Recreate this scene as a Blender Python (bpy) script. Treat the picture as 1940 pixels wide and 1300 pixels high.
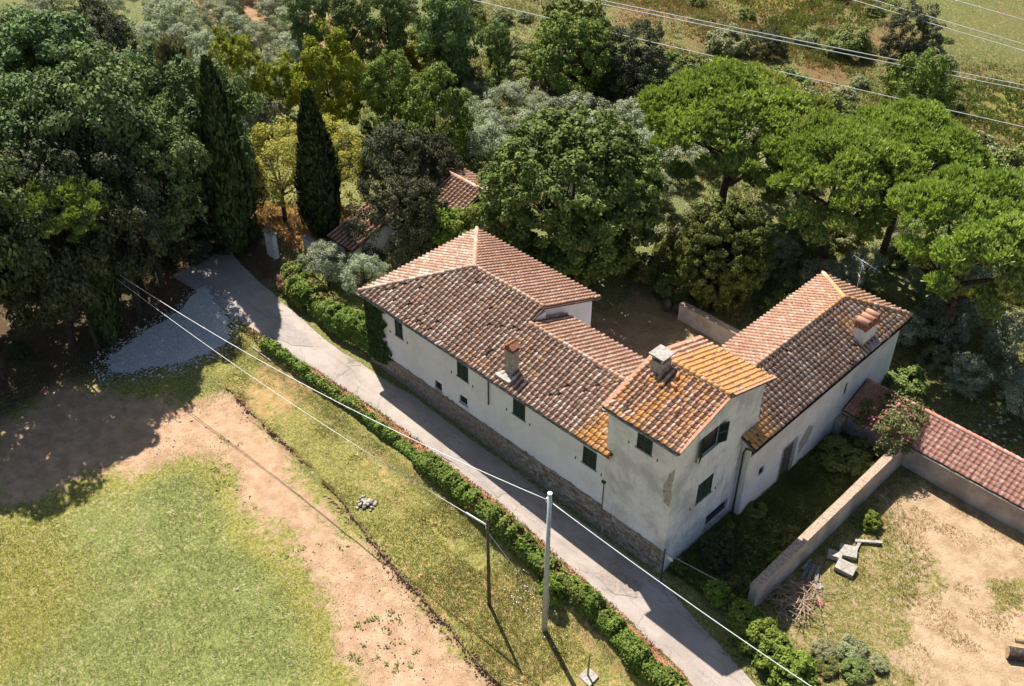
import bpy, math, random
import numpy as np
from mathutils import Matrix, Vector
for o in list(bpy.data.objects): bpy.data.objects.remove(o)
scn = bpy.context.scene
COL = scn.collection
rng = np.random.default_rng(11)
random.seed(5)
# ------------------------------------------------------------------ camera, sky, sun, exposure
cam = bpy.data.cameras.new('camera'); camo = bpy.data.objects.new('camera', cam); COL.objects.link(camo)
cam.sensor_fit = 'HORIZONTAL'; cam.sensor_width = 36; cam.lens = 2076.07/1940*36; cam.clip_start = .5; cam.clip_end = 6000
RR = ((0.71026497, 0.70390048, 0.00691277), (0.4434588, -0.43979875, -0.78097462), (-0.54668818, 0.55776444, -0.62452451))
m = Matrix.Identity(4)
for i in range(3):
    m[i][0] = RR[0][i]; m[i][1] = -RR[1][i]; m[i][2] = -RR[2][i]
m[0][3], m[1][3], m[2][3] = 35, -36.5, 51
camo.matrix_world = m
CAM = np.array([35., -36.5, 51.])
scn.camera = camo
EL = math.radians(56); SAZ = math.atan2(-.925, .38)
world = bpy.data.worlds.new('World'); scn.world = world; world.use_nodes = True
wn = world.node_tree; bg = wn.nodes['Background']
sky = wn.nodes.new('ShaderNodeTexSky'); sky.sky_type = 'NISHITA'; sky.sun_disc = False
sky.sun_elevation = EL; sky.sun_rotation = SAZ; sky.air_density = 1.0; sky.dust_density = 1.2; sky.altitude = 100
wn.links.new(sky.outputs[0], bg.inputs[0]); bg.inputs[1].default_value = .072
sl = bpy.data.lights.new('sun', 'SUN'); sl.energy = 5.0; sl.angle = math.radians(.53); sl.color = (1, .95, .88)
so = bpy.data.objects.new('sun', sl); COL.objects.link(so)
tr = Vector((.925*math.cos(EL), -.38*math.cos(EL), -math.sin(EL)))
so.rotation_euler = tr.to_track_quat('-Z', 'Y').to_euler(); so.location = (-40, 30, 90)
vs = scn.view_settings; vs.view_transform = 'Standard'; vs.look = 'None'; vs.exposure = .75; vs.gamma = 1; vs.use_curve_mapping = False

cy = scn.cycles; cy.max_bounces = 4; cy.diffuse_bounces = 2; cy.glossy_bounces = 2; cy.transmission_bounces = 3; cy.transparent_max_bounces = 4
cy.use_adaptive_sampling = True; cy.adaptive_threshold = .03; cy.use_denoising = True; cy.caustics_reflective = False; cy.caustics_refractive = False

# ------------------------------------------------------------------ helpers
def tag(o, label=None, cat=None, group=None, kind=None):
    if label: o['label'] = label
    if cat: o['category'] = cat
    if group: o['group'] = group
    if kind: o['kind'] = kind
    return o
def empty(name, loc, label=None, cat=None, group=None):
    o = bpy.data.objects.new(name, None); COL.objects.link(o); o.location = loc; o.empty_display_size = .3
    tag(o, label, cat, group); return o
def wloc(p):
    return Matrix.Translation(p.location) if p.parent is None else Matrix.Identity(4)
def link(name, me, parent=None, mat=None):
    o = bpy.data.objects.new(name, me); COL.objects.link(o)
    if mat is not None and not me.materials: me.materials.append(mat)
    if parent is not None:
        o.parent = parent
        if parent.type == 'EMPTY': o.matrix_parent_inverse = wloc(parent).inverted()
    return o
def quadmesh(name, V, F, attrs=None, mat=None, smooth=False):
    """V (n,3) array, F (m,4) or (m,3) array; attrs {name: per-face float array}"""
    me = bpy.data.meshes.new(name); V = np.asarray(V, np.float32); F = np.asarray(F, np.int32); k = F.shape[1]
    me.vertices.add(len(V)); me.vertices.foreach_set('co', V.ravel())
    me.loops.add(F.size); me.loops.foreach_set('vertex_index', F.ravel())
    me.polygons.add(len(F)); me.polygons.foreach_set('loop_start', np.arange(0, F.size, k, dtype=np.int32))
    me.polygons.foreach_set('loop_total', np.full(len(F), k, np.int32))
    if smooth: me.polygons.foreach_set('use_smooth', np.ones(len(F), bool))
    for n, a in (attrs or {}).items():
        at = me.attributes.new(n, 'FLOAT', 'FACE'); at.data.foreach_set('value', np.asarray(a, np.float32))
    me.update(calc_edges=True)
    if mat: me.materials.append(mat)
    return me
class MB:
    def __init__(s): s.v = []; s.f = []
    def poly(s, pts):
        b = len(s.v); s.v += [tuple(p) for p in pts]; s.f.append(tuple(range(b, b+len(pts)))); return s
    def box(s, x0, x1, y0, y1, z0, z1, M=None, jit=0):
        P = [(x, y, z) for z in (z0, z1) for y in (y0, y1) for x in (x0, x1)]
        if jit: P = [tuple(c+random.uniform(-jit, jit) for c in p) for p in P]
        if M is not None: P = [tuple(M @ Vector(p)) for p in P]
        b = len(s.v); s.v += P
        for q in ((0, 2, 3, 1), (4, 5, 7, 6), (0, 1, 5, 4), (2, 6, 7, 3), (0, 4, 6, 2), (1, 3, 7, 5)): s.f.append(tuple(b+i for i in q))
        return s
    def tube(s, pts, rad, n=7, cap=True):
        pts = [Vector(p) for p in pts]; rad = rad if hasattr(rad, '__len__') else [rad]*len(pts); rings = []
        for i, p in enumerate(pts):
            d = (pts[min(i+1, len(pts)-1)]-pts[max(i-1, 0)]).normalized()
            a = d.orthogonal().normalized() if i == 0 else (rings_a-(rings_a.dot(d))*d).normalized()
            rings_a = a; c = d.cross(a); b = len(s.v)
            for k in range(n):
                t = 2*math.pi*k/n; s.v.append(tuple(p+(a*math.cos(t)+c*math.sin(t))*rad[i]))
            rings.append(b)
        for A, B in zip(rings, rings[1:]):
            for k in range(n): s.f.append((A+k, A+(k+1) % n, B+(k+1) % n, B+k))
        if cap: s.f.append(tuple(rings[0]+k for k in reversed(range(n)))); s.f.append(tuple(rings[-1]+k for k in range(n)))
        return s
    def lathe(s, c, prof, n=12):
        rings = []
        for r, z in prof:
            rings.append(len(s.v))
            for k in range(n): t = 2*math.pi*k/n; s.v.append((c[0]+r*math.cos(t), c[1]+r*math.sin(t), c[2]+z))
        for A, B in zip(rings, rings[1:]):
            for k in range(n): s.f.append((A+k, A+(k+1) % n, B+(k+1) % n, B+k))
        s.f.append(tuple(rings[0]+k for k in reversed(range(n)))); s.f.append(tuple(rings[-1]+k for k in range(n))); return s
    def mesh(s, name, mat=None, smooth=False):
        me = bpy.data.meshes.new(name); me.from_pydata(s.v, [], s.f)
        if mat: me.materials.append(mat)
        if smooth: me.polygons.foreach_set('use_smooth', [True]*len(me.polygons))
        me.update(); return me
    def build(s, name, mat, parent=None, smooth=False): return link(name, s.mesh(name, mat, smooth), parent)

# ------------------------------------------------------------------ terrain
HX = [-60, -30, -19, -10, -2, 5.5, 11.9, 17, 25]; HY = [-4.6, -4.9, -4.6, -4.4, -4.4, -4.7, -5.1, -5.9, -7.5]
DX = [-60, -19.6, -11.8, -5.4, .7, 5.4, 9.3, 20]; DY = [-8.6, -8.9, -9.25, -9.9, -10.75, -11.3, -11.75, -13]
def sm(a): a = np.clip(a, 0, 1); return a*a*(3-2*a)
def vnoise(x, y, s, seed=0):
    """smooth value noise in 0..1, vectorised"""
    x = np.asarray(x, float)/s; y = np.asarray(y, float)/s; xi = np.floor(x).astype(np.int64); yi = np.floor(y).astype(np.int64)
    fx = sm(x-xi); fy = sm(y-yi)
    def h(a, b):
        n = (a*374761393+b*668265263+seed*1442695041) & 0x7fffffff; n = ((n ^ (n >> 13))*1274126177) & 0x7fffffff
        return ((n ^ (n >> 16)) & 0xffff)/65535.
    return (h(xi, yi)*(1-fx)+h(xi+1, yi)*fx)*(1-fy)+(h(xi, yi+1)*(1-fx)+h(xi+1, yi+1)*fx)*fy
def tz(X, Y, detail=True):
    X = np.asarray(X, float); Y = np.asarray(Y, float)
    z = .1-.031*np.clip(X, -32, 22); h = np.interp(X, HX, HY); d = np.interp(X, DX, DY)
    if detail: d = d+(vnoise(X, 0*X, .7, 3)-.5)*.16+(vnoise(X, 0*X, 4, 4)-.5)*.3
    east = sm((X+24)/4)
    z = z-.8*sm((h-.3-Y)/1.3)-.36*sm((d-Y)/.25+.5)*east
    return z
ROADN = [(-60, -1.5), (-45, -4.6), (-34.5, -5.0), (-29.75, -4.6), (-25.65, -4.4), (-20.5, -4.1), (-16.1, -3.65), (-10.4, -3.2), (-2.8, -3.1), (1.2, -3.1), (4.7, -3.35), (7.5, -3.6), (11.5, -3.9), (16.7, -4.5), (21, -5.9), (30, -8.4)]
ROADF = [(-60, 3), (-45, 1.5), (-34.5, .6), (-31, .0), (-25.9, -.6), (-18.8, -.95), (-13.05, -.8), (-10, -.3), (-2.8, -.3), (1.2, -.3), (4.7, -.3), (7.5, -.3), (11.9, -.3), (15.5, -1.1), (18.3, -1.6), (21, -2.3), (30, -5)]
def inter(L, X): return np.interp(X, [p[0] for p in L], [p[1] for p in L])
def polydist(X, Y, P):
    """signed distance, positive inside"""
    P = np.array(P, float); d = np.full(X.shape, 1e9); ins = np.zeros(X.shape, bool)
    for a, b in zip(P, np.roll(P, -1, 0)):
        e = b-a; t = np.clip(((X-a[0])*e[0]+(Y-a[1])*e[1])/(e@e), 0, 1)
        d = np.minimum(d, np.hypot(X-a[0]-t*e[0], Y-a[1]-t*e[1]))
        c = (a[1] > Y) != (b[1] > Y)
        ins ^= c & (X < (b[0]-a[0])*(Y-a[1])/(b[1]-a[1]+1e-12)+a[0])
    return np.where(ins, d, -d)

# ------------------------------------------------------------------ materials
def newmat(name):
    mt = bpy.data.materials.new(name); mt.use_nodes = True; nt = mt.node_tree
    return mt, nt, nt.nodes['Principled BSDF']
class N:
    def __init__(s, nt): s.nt = nt
    def node(s, t, **k):
        n = s.nt.nodes.new(t)
        for a, b in k.items(): setattr(n, a, b)
        return n
    def put(s, a, sock):
        if isinstance(a, (int, float)): sock.default_value = a
        elif isinstance(a, tuple): sock.default_value = a if len(a) == len(sock.default_value) else (*a, 1)
        else: s.nt.links.new(a, sock)
    def pos(s): return s.node('ShaderNodeNewGeometry').outputs['Position']
    def obj(s): return s.node('ShaderNodeTexCoord').outputs['Object']
    def attr(s, n): a = s.node('ShaderNodeAttribute'); a.attribute_name = n; return a
    def noise(s, vec, scale, detail=4, rough=.55, dist=0):
        n = s.node('ShaderNodeTexNoise'); s.put(vec, n.inputs['Vector']); n.inputs['Scale'].default_value = scale
        n.inputs['Detail'].default_value = detail; n.inputs['Roughness'].default_value = rough; n.inputs['Distortion'].default_value = dist
        return n.outputs['Fac']
    def vor(s, vec, scale, feature='F1', out='Distance'):
        n = s.node('ShaderNodeTexVoronoi', feature=feature); s.put(vec, n.inputs['Vector']); n.inputs['Scale'].default_value = scale; return n.outputs[out]
    def math(s, op, a, b=0., c=0.):
        n = s.node('ShaderNodeMath', operation=op); s.put(a, n.inputs[0]); s.put(b, n.inputs[1]); s.put(c, n.inputs[2]); return n.outputs[0]
    def ramp(s, f, lo, hi, a=0., b=1.):
        n = s.node('ShaderNodeMapRange', interpolation_type='SMOOTHSTEP'); s.put(f, n.inputs[0])
        for i, v in enumerate((lo, hi, a, b)): n.inputs[i+1].default_value = v
        return n.outputs[0]
    def mix(s, f, a, b, bt='MIX'):
        n = s.node('ShaderNodeMix', data_type='RGBA', blend_type=bt); s.put(f, n.inputs[0]); s.put(a, n.inputs[6]); s.put(b, n.inputs[7]); return n.outputs[2]
    def bump(s, h, strength, dist): 
        n = s.node('ShaderNodeBump'); s.put(h, n.inputs['Height']); n.inputs['Strength'].default_value = strength; n.inputs['Distance'].default_value = dist; return n.outputs[0]
    def mapv(s, vec, scale):
        n = s.node('ShaderNodeMapping'); s.put(vec, n.inputs[0]); n.inputs['Scale'].default_value = scale; return n.outputs[0]
def plain(name, col, rough=.8, var=.25, scale=6, bump=.0, metal=0., col2=None):
    mt, nt, p = newmat(name); n = N(nt); v = n.pos(); f = n.noise(v, scale, 5, .6)
    c = n.mix(n.ramp(f, .3, .7), tuple(x*(1-var) for x in col), col2 or tuple(min(1, x*(1+var)) for x in col))
    n.put(c, p.inputs['Base Color']); p.inputs['Roughness'].default_value = rough; p.inputs['Metallic'].default_value = metal
    p.inputs['Specular IOR Level'].default_value = .25
    if bump: n.put(n.bump(n.noise(v, scale*4, 4), 1, bump), p.inputs['Normal'])
    return mt
def leafmat(name, dark, light, hue=.06, trans=.3, third=None):
    mt, nt, p = newmat(name); n = N(nt); nt.nodes.remove(p)
    t = n.attr('tint').outputs['Fac']; rnd = n.node('ShaderNodeObjectInfo').outputs['Random']
    c = n.mix(t, dark, light)
    if third: c = n.mix(n.ramp(n.noise(n.obj(), .35, 3), .52, .68), c, third)
    hs = n.node('ShaderNodeHueSaturation'); n.put(n.math('MULTIPLY_ADD', rnd, hue, .5-hue/2), hs.inputs['Hue']); n.put(n.math('MULTIPLY_ADD', rnd, .3, .85), hs.inputs['Value']); n.put(c, hs.inputs['Color'])
    d = n.node('ShaderNodeBsdfPrincipled'); n.put(hs.outputs[0], d.inputs['Base Color']); d.inputs['Roughness'].default_value = .65; d.inputs['Specular IOR Level'].default_value = .12
    tl = n.node('ShaderNodeBsdfTranslucent'); n.put(n.mix(1., hs.outputs[0], (1.0, 1.1, .45), 'MULTIPLY'), tl.inputs[0])
    mx = n.node('ShaderNodeMixShader'); mx.inputs[0].default_value = trans; n.put(d.outputs[0], mx.inputs[1]); n.put(tl.outputs[0], mx.inputs[2])
    n.put(mx.outputs[0], nt.nodes['Material Output'].inputs[0]); return mt
def tilemat(name, base, pale, dark, lich):
    mt, nt, p = newmat(name); n = N(nt); v = n.pos(); t = n.attr('tint').outputs['Fac']; l = n.attr('lich').outputs['Fac']
    c = n.mix(n.ramp(t, .5, .95), n.mix(n.ramp(t, .02, .4), n.mix(.45, base, dark), base), pale)
    c = n.mix(n.math('MULTIPLY', n.ramp(n.noise(v, 3.2, 6, .65), .52, .68), .6), c, dark)
    c = n.mix(n.math('MULTIPLY', n.ramp(n.noise(v, 9, 5, .7), .53, .68), .55), c, (.62, .55, .47))
    lf = n.ramp(n.math('ADD', n.math('MULTIPLY', n.noise(v, 2.6, 5, .7), 1.0), n.math('MULTIPLY', l, .5)), .68, .98, 0, .85)
    c = n.mix(lf, c, n.mix(n.noise(v, 7, 3), lich, (.68, .34, .12)))
    n.put(c, p.inputs['Base Color']); p.inputs['Roughness'].default_value = .9; p.inputs['Specular IOR Level'].default_value = .15
    n.put(n.bump(n.noise(v, 30, 4, .7), .6, .02), p.inputs['Normal']); return mt
def plastermat(name, base, stain, amount=.5, brown=(.3, .24, .19), holes=.66):
    mt, nt, p = newmat(name); n = N(nt); v = n.pos()
    c = n.mix(n.ramp(n.noise(v, .55, 6, .62), .42, .66, 0, amount), base, stain)
    st = n.noise(n.mapv(v, (1.6, 1.6, .28)), 1.5, 5, .65)
    c = n.mix(n.ramp(st, .52, .72, 0, amount*.8), c, stain)
    c = n.mix(n.ramp(n.noise(v, 6, 5, .7), .5, .75, 0, .3), c, brown)
    c = n.mix(n.ramp(n.noise(v, 1.1, 7, .7, .4), holes, holes+.035), c, brown)
    n.put(c, p.inputs['Base Color']); p.inputs['Roughness'].default_value = .95; p.inputs['Specular IOR Level'].default_value = .1
    n.put(n.bump(n.noise(v, 14, 5, .6), .5, .02), p.inputs['Normal']); return mt
M = {}
M['plaster'] = plastermat('plaster_white', (.83, .82, .83), (.66, .64, .63), .5, holes=.9)
M['plaster_old'] = plastermat('plaster_old', (.82, .79, .785), (.50, .475, .465), .85, holes=.735)
M['plaster_pink'] = plastermat('plaster_pink', (.82, .755, .71), (.60, .54, .51), .6, holes=.75)
M['wall_old'] = plastermat('garden_wall_plaster', (.52, .45, .40), (.30, .25, .22), .8, holes=.72)
M['coping'] = plain('coping_stone', (.43, .31, .22), .95, .3, 7, .02)
M['stone'] = plain('rubble_stone', (.30, .25, .20), .95, .55, 2.3, .03)
M['mortar'] = plain('mortar', (.32, .27, .22), .95, .3, 5, .02)
M['bareplaster'] = plain('bare_render', (.42, .36, .31), .95, .25, 5, .02)
M['deck'] = plain('roof_deck', (.13, .085, .06), .95, .3, 5)
M['grey_tile'] = tilemat('weathered_tile', (.50, .305, .215), (.71, .555, .445), (.16, .095, .068), (.62, .28, .06))
M['salmon_tile'] = tilemat('salmon_tile', (.50, .27, .175), (.63, .42, .31), (.25, .13, .09), (.62, .27, .07))
M['orange_tile'] = tilemat('orange_tile', (.62, .32, .20), (.74, .49, .35), (.30, .16, .10), (.60, .26, .06))
M['red_tile'] = tilemat('red_tile', (.56, .215, .16), (.66, .33, .26), (.33, .15, .11), (.5, .25, .12))
M['red_pan'] = tilemat('red_pan', (.44, .23, .17), (.54, .33, .25), (.27, .17, .13), (.4, .25, .14))
M['pan_tile'] = tilemat('pan_tile_dark', (.14, .085, .06), (.24, .155, .11), (.06, .04, .03), (.5, .26, .06))  # dark pans, deepened further to imitate the shade between cover tiles
M['shutter'] = plain('shutter_green', (.022, .045, .036), .6, .3, 8)
M['frame'] = plain('frame_dark', (.06, .07, .065), .6, .2, 8)
M['glass'] = plain('glass_dark', (.02, .025, .03), .12, .2, 3)
M['wood_dark'] = plain('door_wood', (.10, .085, .07), .8, .4, 9, .01)
M['gutter'] = plain('gutter_metal', (.32, .30, .27), .6, .3, 4)
M['gutter_dark'] = plain('gutter_copper', (.07, .055, .045), .6, .3, 4)
M['brick'] = plain('chimney_brick', (.36, .13, .075), .9, .4, 9, .02)
M['chim'] = plain('chimney_plaster', (.36, .31, .27), .95, .35, 5, .03)
M['concrete'] = plain('concrete', (.38, .34, .29), .95, .3, 6, .02)
M['concpole'] = plain('pole_concrete', (.44, .45, .45), .8, .2, 9)
M['wood'] = plain('pole_wood', (.11, .085, .06), .9, .4, 9, .01)
M['plank'] = plain('plank_grey', (.22, .21, .20), .9, .4, 9, .01)
M['wire'] = plain('cable', (.72, .71, .68), .5, .1, 3)
M['wire_dark'] = plain('cable_bare', (.55, .55, .52), .4, .1, 3)
M['metal'] = plain('aluminium', (.55, .56, .57), .35, .1, 4, 0, .8)
M['bark'] = plain('bark', (.075, .058, .045), .95, .45, 5, .04)
M['bark_pine'] = plain('bark_pine', (.10, .065, .048), .95, .5, 5, .05)
M['twig'] = plain('dry_branch', (.40, .29, .21), .9, .35, 8)
M['rock'] = plain('rock', (.46, .40, .34), .95, .35, 6, .04)
M['terracotta'] = plain('terracotta', (.30, .13, .075), .9, .3, 8)
M['yellow'] = plain('post_yellow', (.33, .25, .06), .7, .5, 12)
M['rust'] = plain('rusty_red', (.42, .10, .08), .8, .4, 7)
M['whitewash'] = plain('whitewash', (.66, .66, .66), .9, .15, 3, .01)
M['log'] = plain('cut_log', (.42, .28, .15), .9, .3, 8)
M['flower'] = plain('flower_white', (.85, .85, .8), .7, .05, 3)
M['ground_litter'] = plain('leaf_litter', (.30, .17, .09), .95, .5, 9, .03)
# foliage
M['lindenpale'] = leafmat('leaf_linden_pale', (.055, .085, .016), (.31, .35, .075), .03, .18)
M['linden'] = leafmat('leaf_linden', (.032, .055, .011), (.25, .29, .068), .03, .15)
M['oak'] = leafmat('leaf_oak', (.042, .068, .022), (.25, .315, .115), .05, .15)
M['holm'] = leafmat('leaf_holm', (.03, .037, .018), (.15, .155, .08), .03, .1)
M['limelight'] = leafmat('leaf_lime', (.12, .16, .018), (.46, .48, .05), .03, .22)
M['mimosa'] = leafmat('leaf_mimosa', (.28, .25, .055), (.54, .47, .12), .02, .3)
M['poplar'] = leafmat('leaf_poplar', (.065, .10, .03), (.29, .36, .13), .04, .2)
M['pine'] = leafmat('needle_pine', (.16, .225, .05), (.50, .58, .17), .02, .3, (.44, .43, .15))
M['cypress'] = leafmat('leaf_cypress', (.010, .018, .007), (.095, .125, .045), .02, .06)
M['cedar'] = leafmat('leaf_cedar', (.11, .11, .065), (.28, .26, .16), .02, .2)
M['olive'] = leafmat('leaf_olive', (.19, .215, .13), (.55, .58, .40), .03, .2)
M['shrub'] = leafmat('leaf_shrub', (.08, .11, .03), (.32, .34, .10), .05, .2)
M['scrub'] = leafmat('leaf_scrub', (.16, .18, .085), (.46, .46, .23), .06, .2)
M['hedge'] = leafmat('leaf_hedge', (.045, .09, .014), (.25, .33, .06), .02, .18, (.24, .22, .06))
M['ivy'] = leafmat('leaf_ivy', (.02, .05, .012), (.07, .13, .03), .02, .2)
M['vine'] = leafmat('leaf_vine', (.085, .13, .018), (.35, .42, .075), .02, .22)
M['yellowbush'] = leafmat('leaf_broom', (.20, .17, .01), (.42, .34, .02), .02, .3)
M['oleander'] = leafmat('leaf_oleander', (.07, .085, .028), (.29, .28, .11), .02, .15)
M['pink'] = leafmat('petal_pink', (.5, .12, .16), (.72, .28, .32), .02, .3)
M['dryleaf'] = leafmat('leaf_dry', (.20, .11, .06), (.42, .26, .15), .02, .2)

# ------------------------------------------------------------------ ground
SOIL1 = [(-19.3, -8.9), (-11.5, -9.2), (-5.1, -9.9), (0.8, -10.8), (5.5, -11.3), (10.0, -11.7), (16, -12.4), (12, -19), (4.9, -17.2), (0.7, -16.4), (-3.0, -15.4), (-7.7, -15.1), (-12.5, -13.8), (-15.7, -13.3), (-18.0, -14.6), (-17.8, -17.9), (-19.5, -21.8), (-20.8, -25.0), (-28.2, -23), (-29.2, -16.5), (-24.2, -12.0)]
LOT = [(19.1, 17.8), (25.4, 18.4), (31, 18.4), (34, 5), (26.6, 4.2), (23.9, 7.4), (22.2, 12.4), (19.4, 13.0), (18.7, 15.4)]
LOTG2 = [(25.1, 13.5), (27.1, 15.5), (30, 12.8), (27.0, 11.6)]
DRY = [(-39, 4.5), (-31.7, 11.5), (-25.9, 8.8), (-29.9, 4.0), (-33.3, 2.6)]
COURT = [(-9, 20.6), (5.7, 20.6), (5.7, 7), (-3.5, 7), (-9, 11)]
GRAVEL = [(-27.1, -14.3), (-28.8, -13.3), (-29.9, -8.7), (-30.2, -3.9), (-25.6, -4.7), (-24.0, -5.9), (-24.6, -10.0)]
GARDEN = [(11.8, 1), (17, 1), (17, 18.4), (11.8, 18.4)]
FIELD = [(-45, 66), (-32, 54), (-22, 60), (2, 54), (60, 60), (60, 260), (-160, 260)]
def lines(lo, hi, step, out, far):
    a = list(np.arange(lo, hi+step/2, step)); s = step; x = hi
    while x < out: s *= 1.16; x += s; a.append(x)
    s = step; x = lo
    while x > -out: s *= 1.16; x -= s; a.insert(0, x)
    return np.array([-far]+a+[far])
gx = lines(-36, 32, .28, 420, 4000); gy = lines(-32, 26, .28, 420, 4000)
GX, GY = np.meshgrid(gx, gy); fx, fy = GX.ravel(), GY.ravel()
Z = tz(fx, fy); far = sm((np.hypot(fx+10, fy-10)-45)/40)
Z = Z+(vnoise(fx, fy, 1.1, 1)-.5)*.07+(vnoise(fx, fy, 5, 2)-.5)*.16*np.clip(np.abs(fy+2)/5, 0, 1)
Z = Z+far*(vnoise(fx, fy, 14, 7)-.5)*1.2
rn, rf = inter(ROADN, fx), inter(ROADF, fx)
onroad = sm(np.minimum(fy-rn, rf-fy)/.5+.2)*(fx > -33.9)*(fx < 32)
Z = np.where(onroad > 0, (1-onroad)*Z+onroad*(tz(fx, np.full_like(fx, -2.5))-.10), Z)
# albedo of what grows on / covers the ground: turf colour, second cover colour and how much of it
def lerp(a, b, t): return a*(1-t[:, None])+np.array(b)*t[:, None]
n1 = vnoise(fx, fy, 6, 21); n2 = vnoise(fx, fy, 2.2, 22); n3 = vnoise(fx, fy, 15, 23)
A = np.tile(np.array([.165, .175, .055]), (len(fx), 1)); B = np.tile(np.array([.46, .31, .20]), (len(fx), 1)); W = .28+.25*(n1-.5)
fieldn = sm((-9-fy)/1.5)
A = lerp(A, (.175, .205, .065), fieldn); B = lerp(B, (.40, .29, .17), fieldn*.6); W = W*(1-fieldn)+fieldn*(.24+.5*(n1-.5)*.5)
A = lerp(A, (.22, .20, .045), sm((n3-.5)*3)*fieldn*.8)
strip = sm((-4.4-fy)/.6)*sm((fy-np.interp(fx, DX, DY))/.5+.5)*sm((fx+26)/3)
A = lerp(A, (.22, .21, .06), strip); B = lerp(B, (.46, .31, .14), strip); W = W*(1-strip)+strip*(.36+.6*(n1-.5)+.28*sm((fx-3)/12)*sm((fy+8)/3))
d = polydist(fx, fy, SOIL1); w = sm((d+(n2-.5)*2.4+(n1-.5)*2.4)/6.5+.45)*sm((np.interp(fx, DX, DY)-fy)/.3+.6); w = np.where(fx < -21, w*.8, w)
A = lerp(A, (.27, .245, .055), sm(w*3)*(1-sm(w*1.6-.6))*.7*fieldn); B = lerp(B, (.50, .325, .205), w); W = np.maximum(W, w*.97)
w = sm((polydist(fx, fy, LOT)+(n2-.5)*2.5+(n1-.5)*2.5)/3.+.4); inlot = sm((fx-17)/.4)*sm((19-fy)/.5)*sm((fy+2)/2)*(fx < 60)
A = lerp(A, (.20, .175, .06), inlot); B = lerp(B, (.45, .32, .20), inlot); W = W*(1-inlot)+inlot*(.40+.55*w)
w = sm((polydist(fx, fy, LOTG2)+(n2-.5)*1.5)/1.5+.3); W = W*(1-.7*w)
w = sm(polydist(fx, fy, COURT)/1+.5); B = lerp(B, (.33, .22, .16), w); A = lerp(A, (.10, .09, .05), w); W = np.maximum(W, w*.9)
w = sm(polydist(fx, fy, GARDEN)/.6+.5); A = lerp(A, (.11, .14, .045), w); B = lerp(B, (.24, .19, .09), w); W = W*(1-w)+w*.25
w = sm((polydist(fx, fy, DRY)+(n2-.5)*2)/2+.4); B = lerp(B, (.48, .27, .15), w); W = np.maximum(W, w)
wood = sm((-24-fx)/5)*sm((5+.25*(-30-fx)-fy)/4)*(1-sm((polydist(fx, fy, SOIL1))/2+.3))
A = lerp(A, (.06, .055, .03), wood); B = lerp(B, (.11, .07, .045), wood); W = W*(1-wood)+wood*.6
w = sm((fy-12)/6)*(1-sm((-fx-8)/8)); A = lerp(A, (.15, .16, .06), w*(1-inlot)); B = lerp(B, (.30, .22, .12), w*(1-inlot))
back = np.maximum(sm((fy-13)/5)*sm((-fx-2)/10), sm((-fx-56)/6)*sm((fy+2)/5))
A = lerp(A, (.13, .155, .065), back); B = lerp(B, (.36, .23, .13), back); W = W*(1-back)+back*np.clip(.18+1.3*(n3-.5)+.5*(n1-.5), 0, 1)
w = sm((polydist(fx, fy, FIELD)+(n1-.5)*8)/6+.5)
A = lerp(A, (.105, .12, .04), w); B = lerp(B, (.20, .13, .065), w); W = W*(1-w)+w*np.clip(.45+.9*(n1-.5)+.7*(n3-.5), 0, 1)
yel = w*sm((vnoise(fx, fy, 11, 31)-.58)*7)*sm((fy-62)/12); A = lerp(A, (.21, .18, .04), yel*.7); W = W*(1-yel*.5)
ver = sm((fy-rn)/-.05+1)*sm((fy-np.interp(fx, HX, HY)+.2)/.2)*(fx > -22)*(fx < 25)
B = lerp(B, (.40, .21, .115), ver); W = np.maximum(W, ver*.9)
nx, ny = len(gx), len(gy); idx = np.arange(nx*ny).reshape(ny, nx)
F = np.stack([idx[:-1, :-1], idx[:-1, 1:], idx[1:, 1:], idx[1:, :-1]], -1).reshape(-1, 4)
me = quadmesh('ground', np.stack([fx, fy, Z], 1), F, smooth=True)
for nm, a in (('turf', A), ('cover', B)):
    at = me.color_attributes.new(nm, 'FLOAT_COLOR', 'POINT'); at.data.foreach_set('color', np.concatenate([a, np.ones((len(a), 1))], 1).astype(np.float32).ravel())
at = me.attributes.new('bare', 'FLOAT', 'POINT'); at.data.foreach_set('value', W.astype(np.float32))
mt, nt, p = newmat('ground_mat'); n = N(nt); v = n.pos()
wv = n.attr('bare').outputs['Fac']
nz = n.math('ADD', n.math('MULTIPLY', n.noise(v, 1.6, 6, .68, .3), .75), n.math('MULTIPLY', n.noise(v, 9, 4, .7), .3))
mask = n.ramp(n.math('ADD', wv, n.math('SUBTRACT', n.math('MULTIPLY', nz, 1.7), .9)), .38, .66)
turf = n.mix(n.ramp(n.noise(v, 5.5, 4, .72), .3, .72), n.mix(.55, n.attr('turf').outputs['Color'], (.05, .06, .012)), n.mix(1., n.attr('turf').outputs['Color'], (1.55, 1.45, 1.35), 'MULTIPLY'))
turf = n.mix(n.ramp(n.noise(v, 11, 3, .75), .54, .66, 0, .7), turf, (.46, .37, .20))
turf = n.mix(n.ramp(n.noise(v, 2.8, 5, .8, .6), .56, .64, 0, .7), turf, (.50, .40, .235))
turf = n.mix(n.ramp(n.noise(v, 3.4, 5, .8, .4), .58, .66, 0, .55), turf, (.085, .115, .03))
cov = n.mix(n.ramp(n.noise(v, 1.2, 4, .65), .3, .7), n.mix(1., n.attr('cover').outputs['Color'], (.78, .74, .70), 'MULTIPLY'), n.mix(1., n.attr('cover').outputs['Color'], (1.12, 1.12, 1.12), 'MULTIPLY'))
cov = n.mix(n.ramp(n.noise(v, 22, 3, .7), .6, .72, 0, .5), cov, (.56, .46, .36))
cov = n.mix(n.ramp(n.noise(v, 17, 3, .7), .62, .72, 0, .5), cov, (.22, .15, .09))
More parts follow.
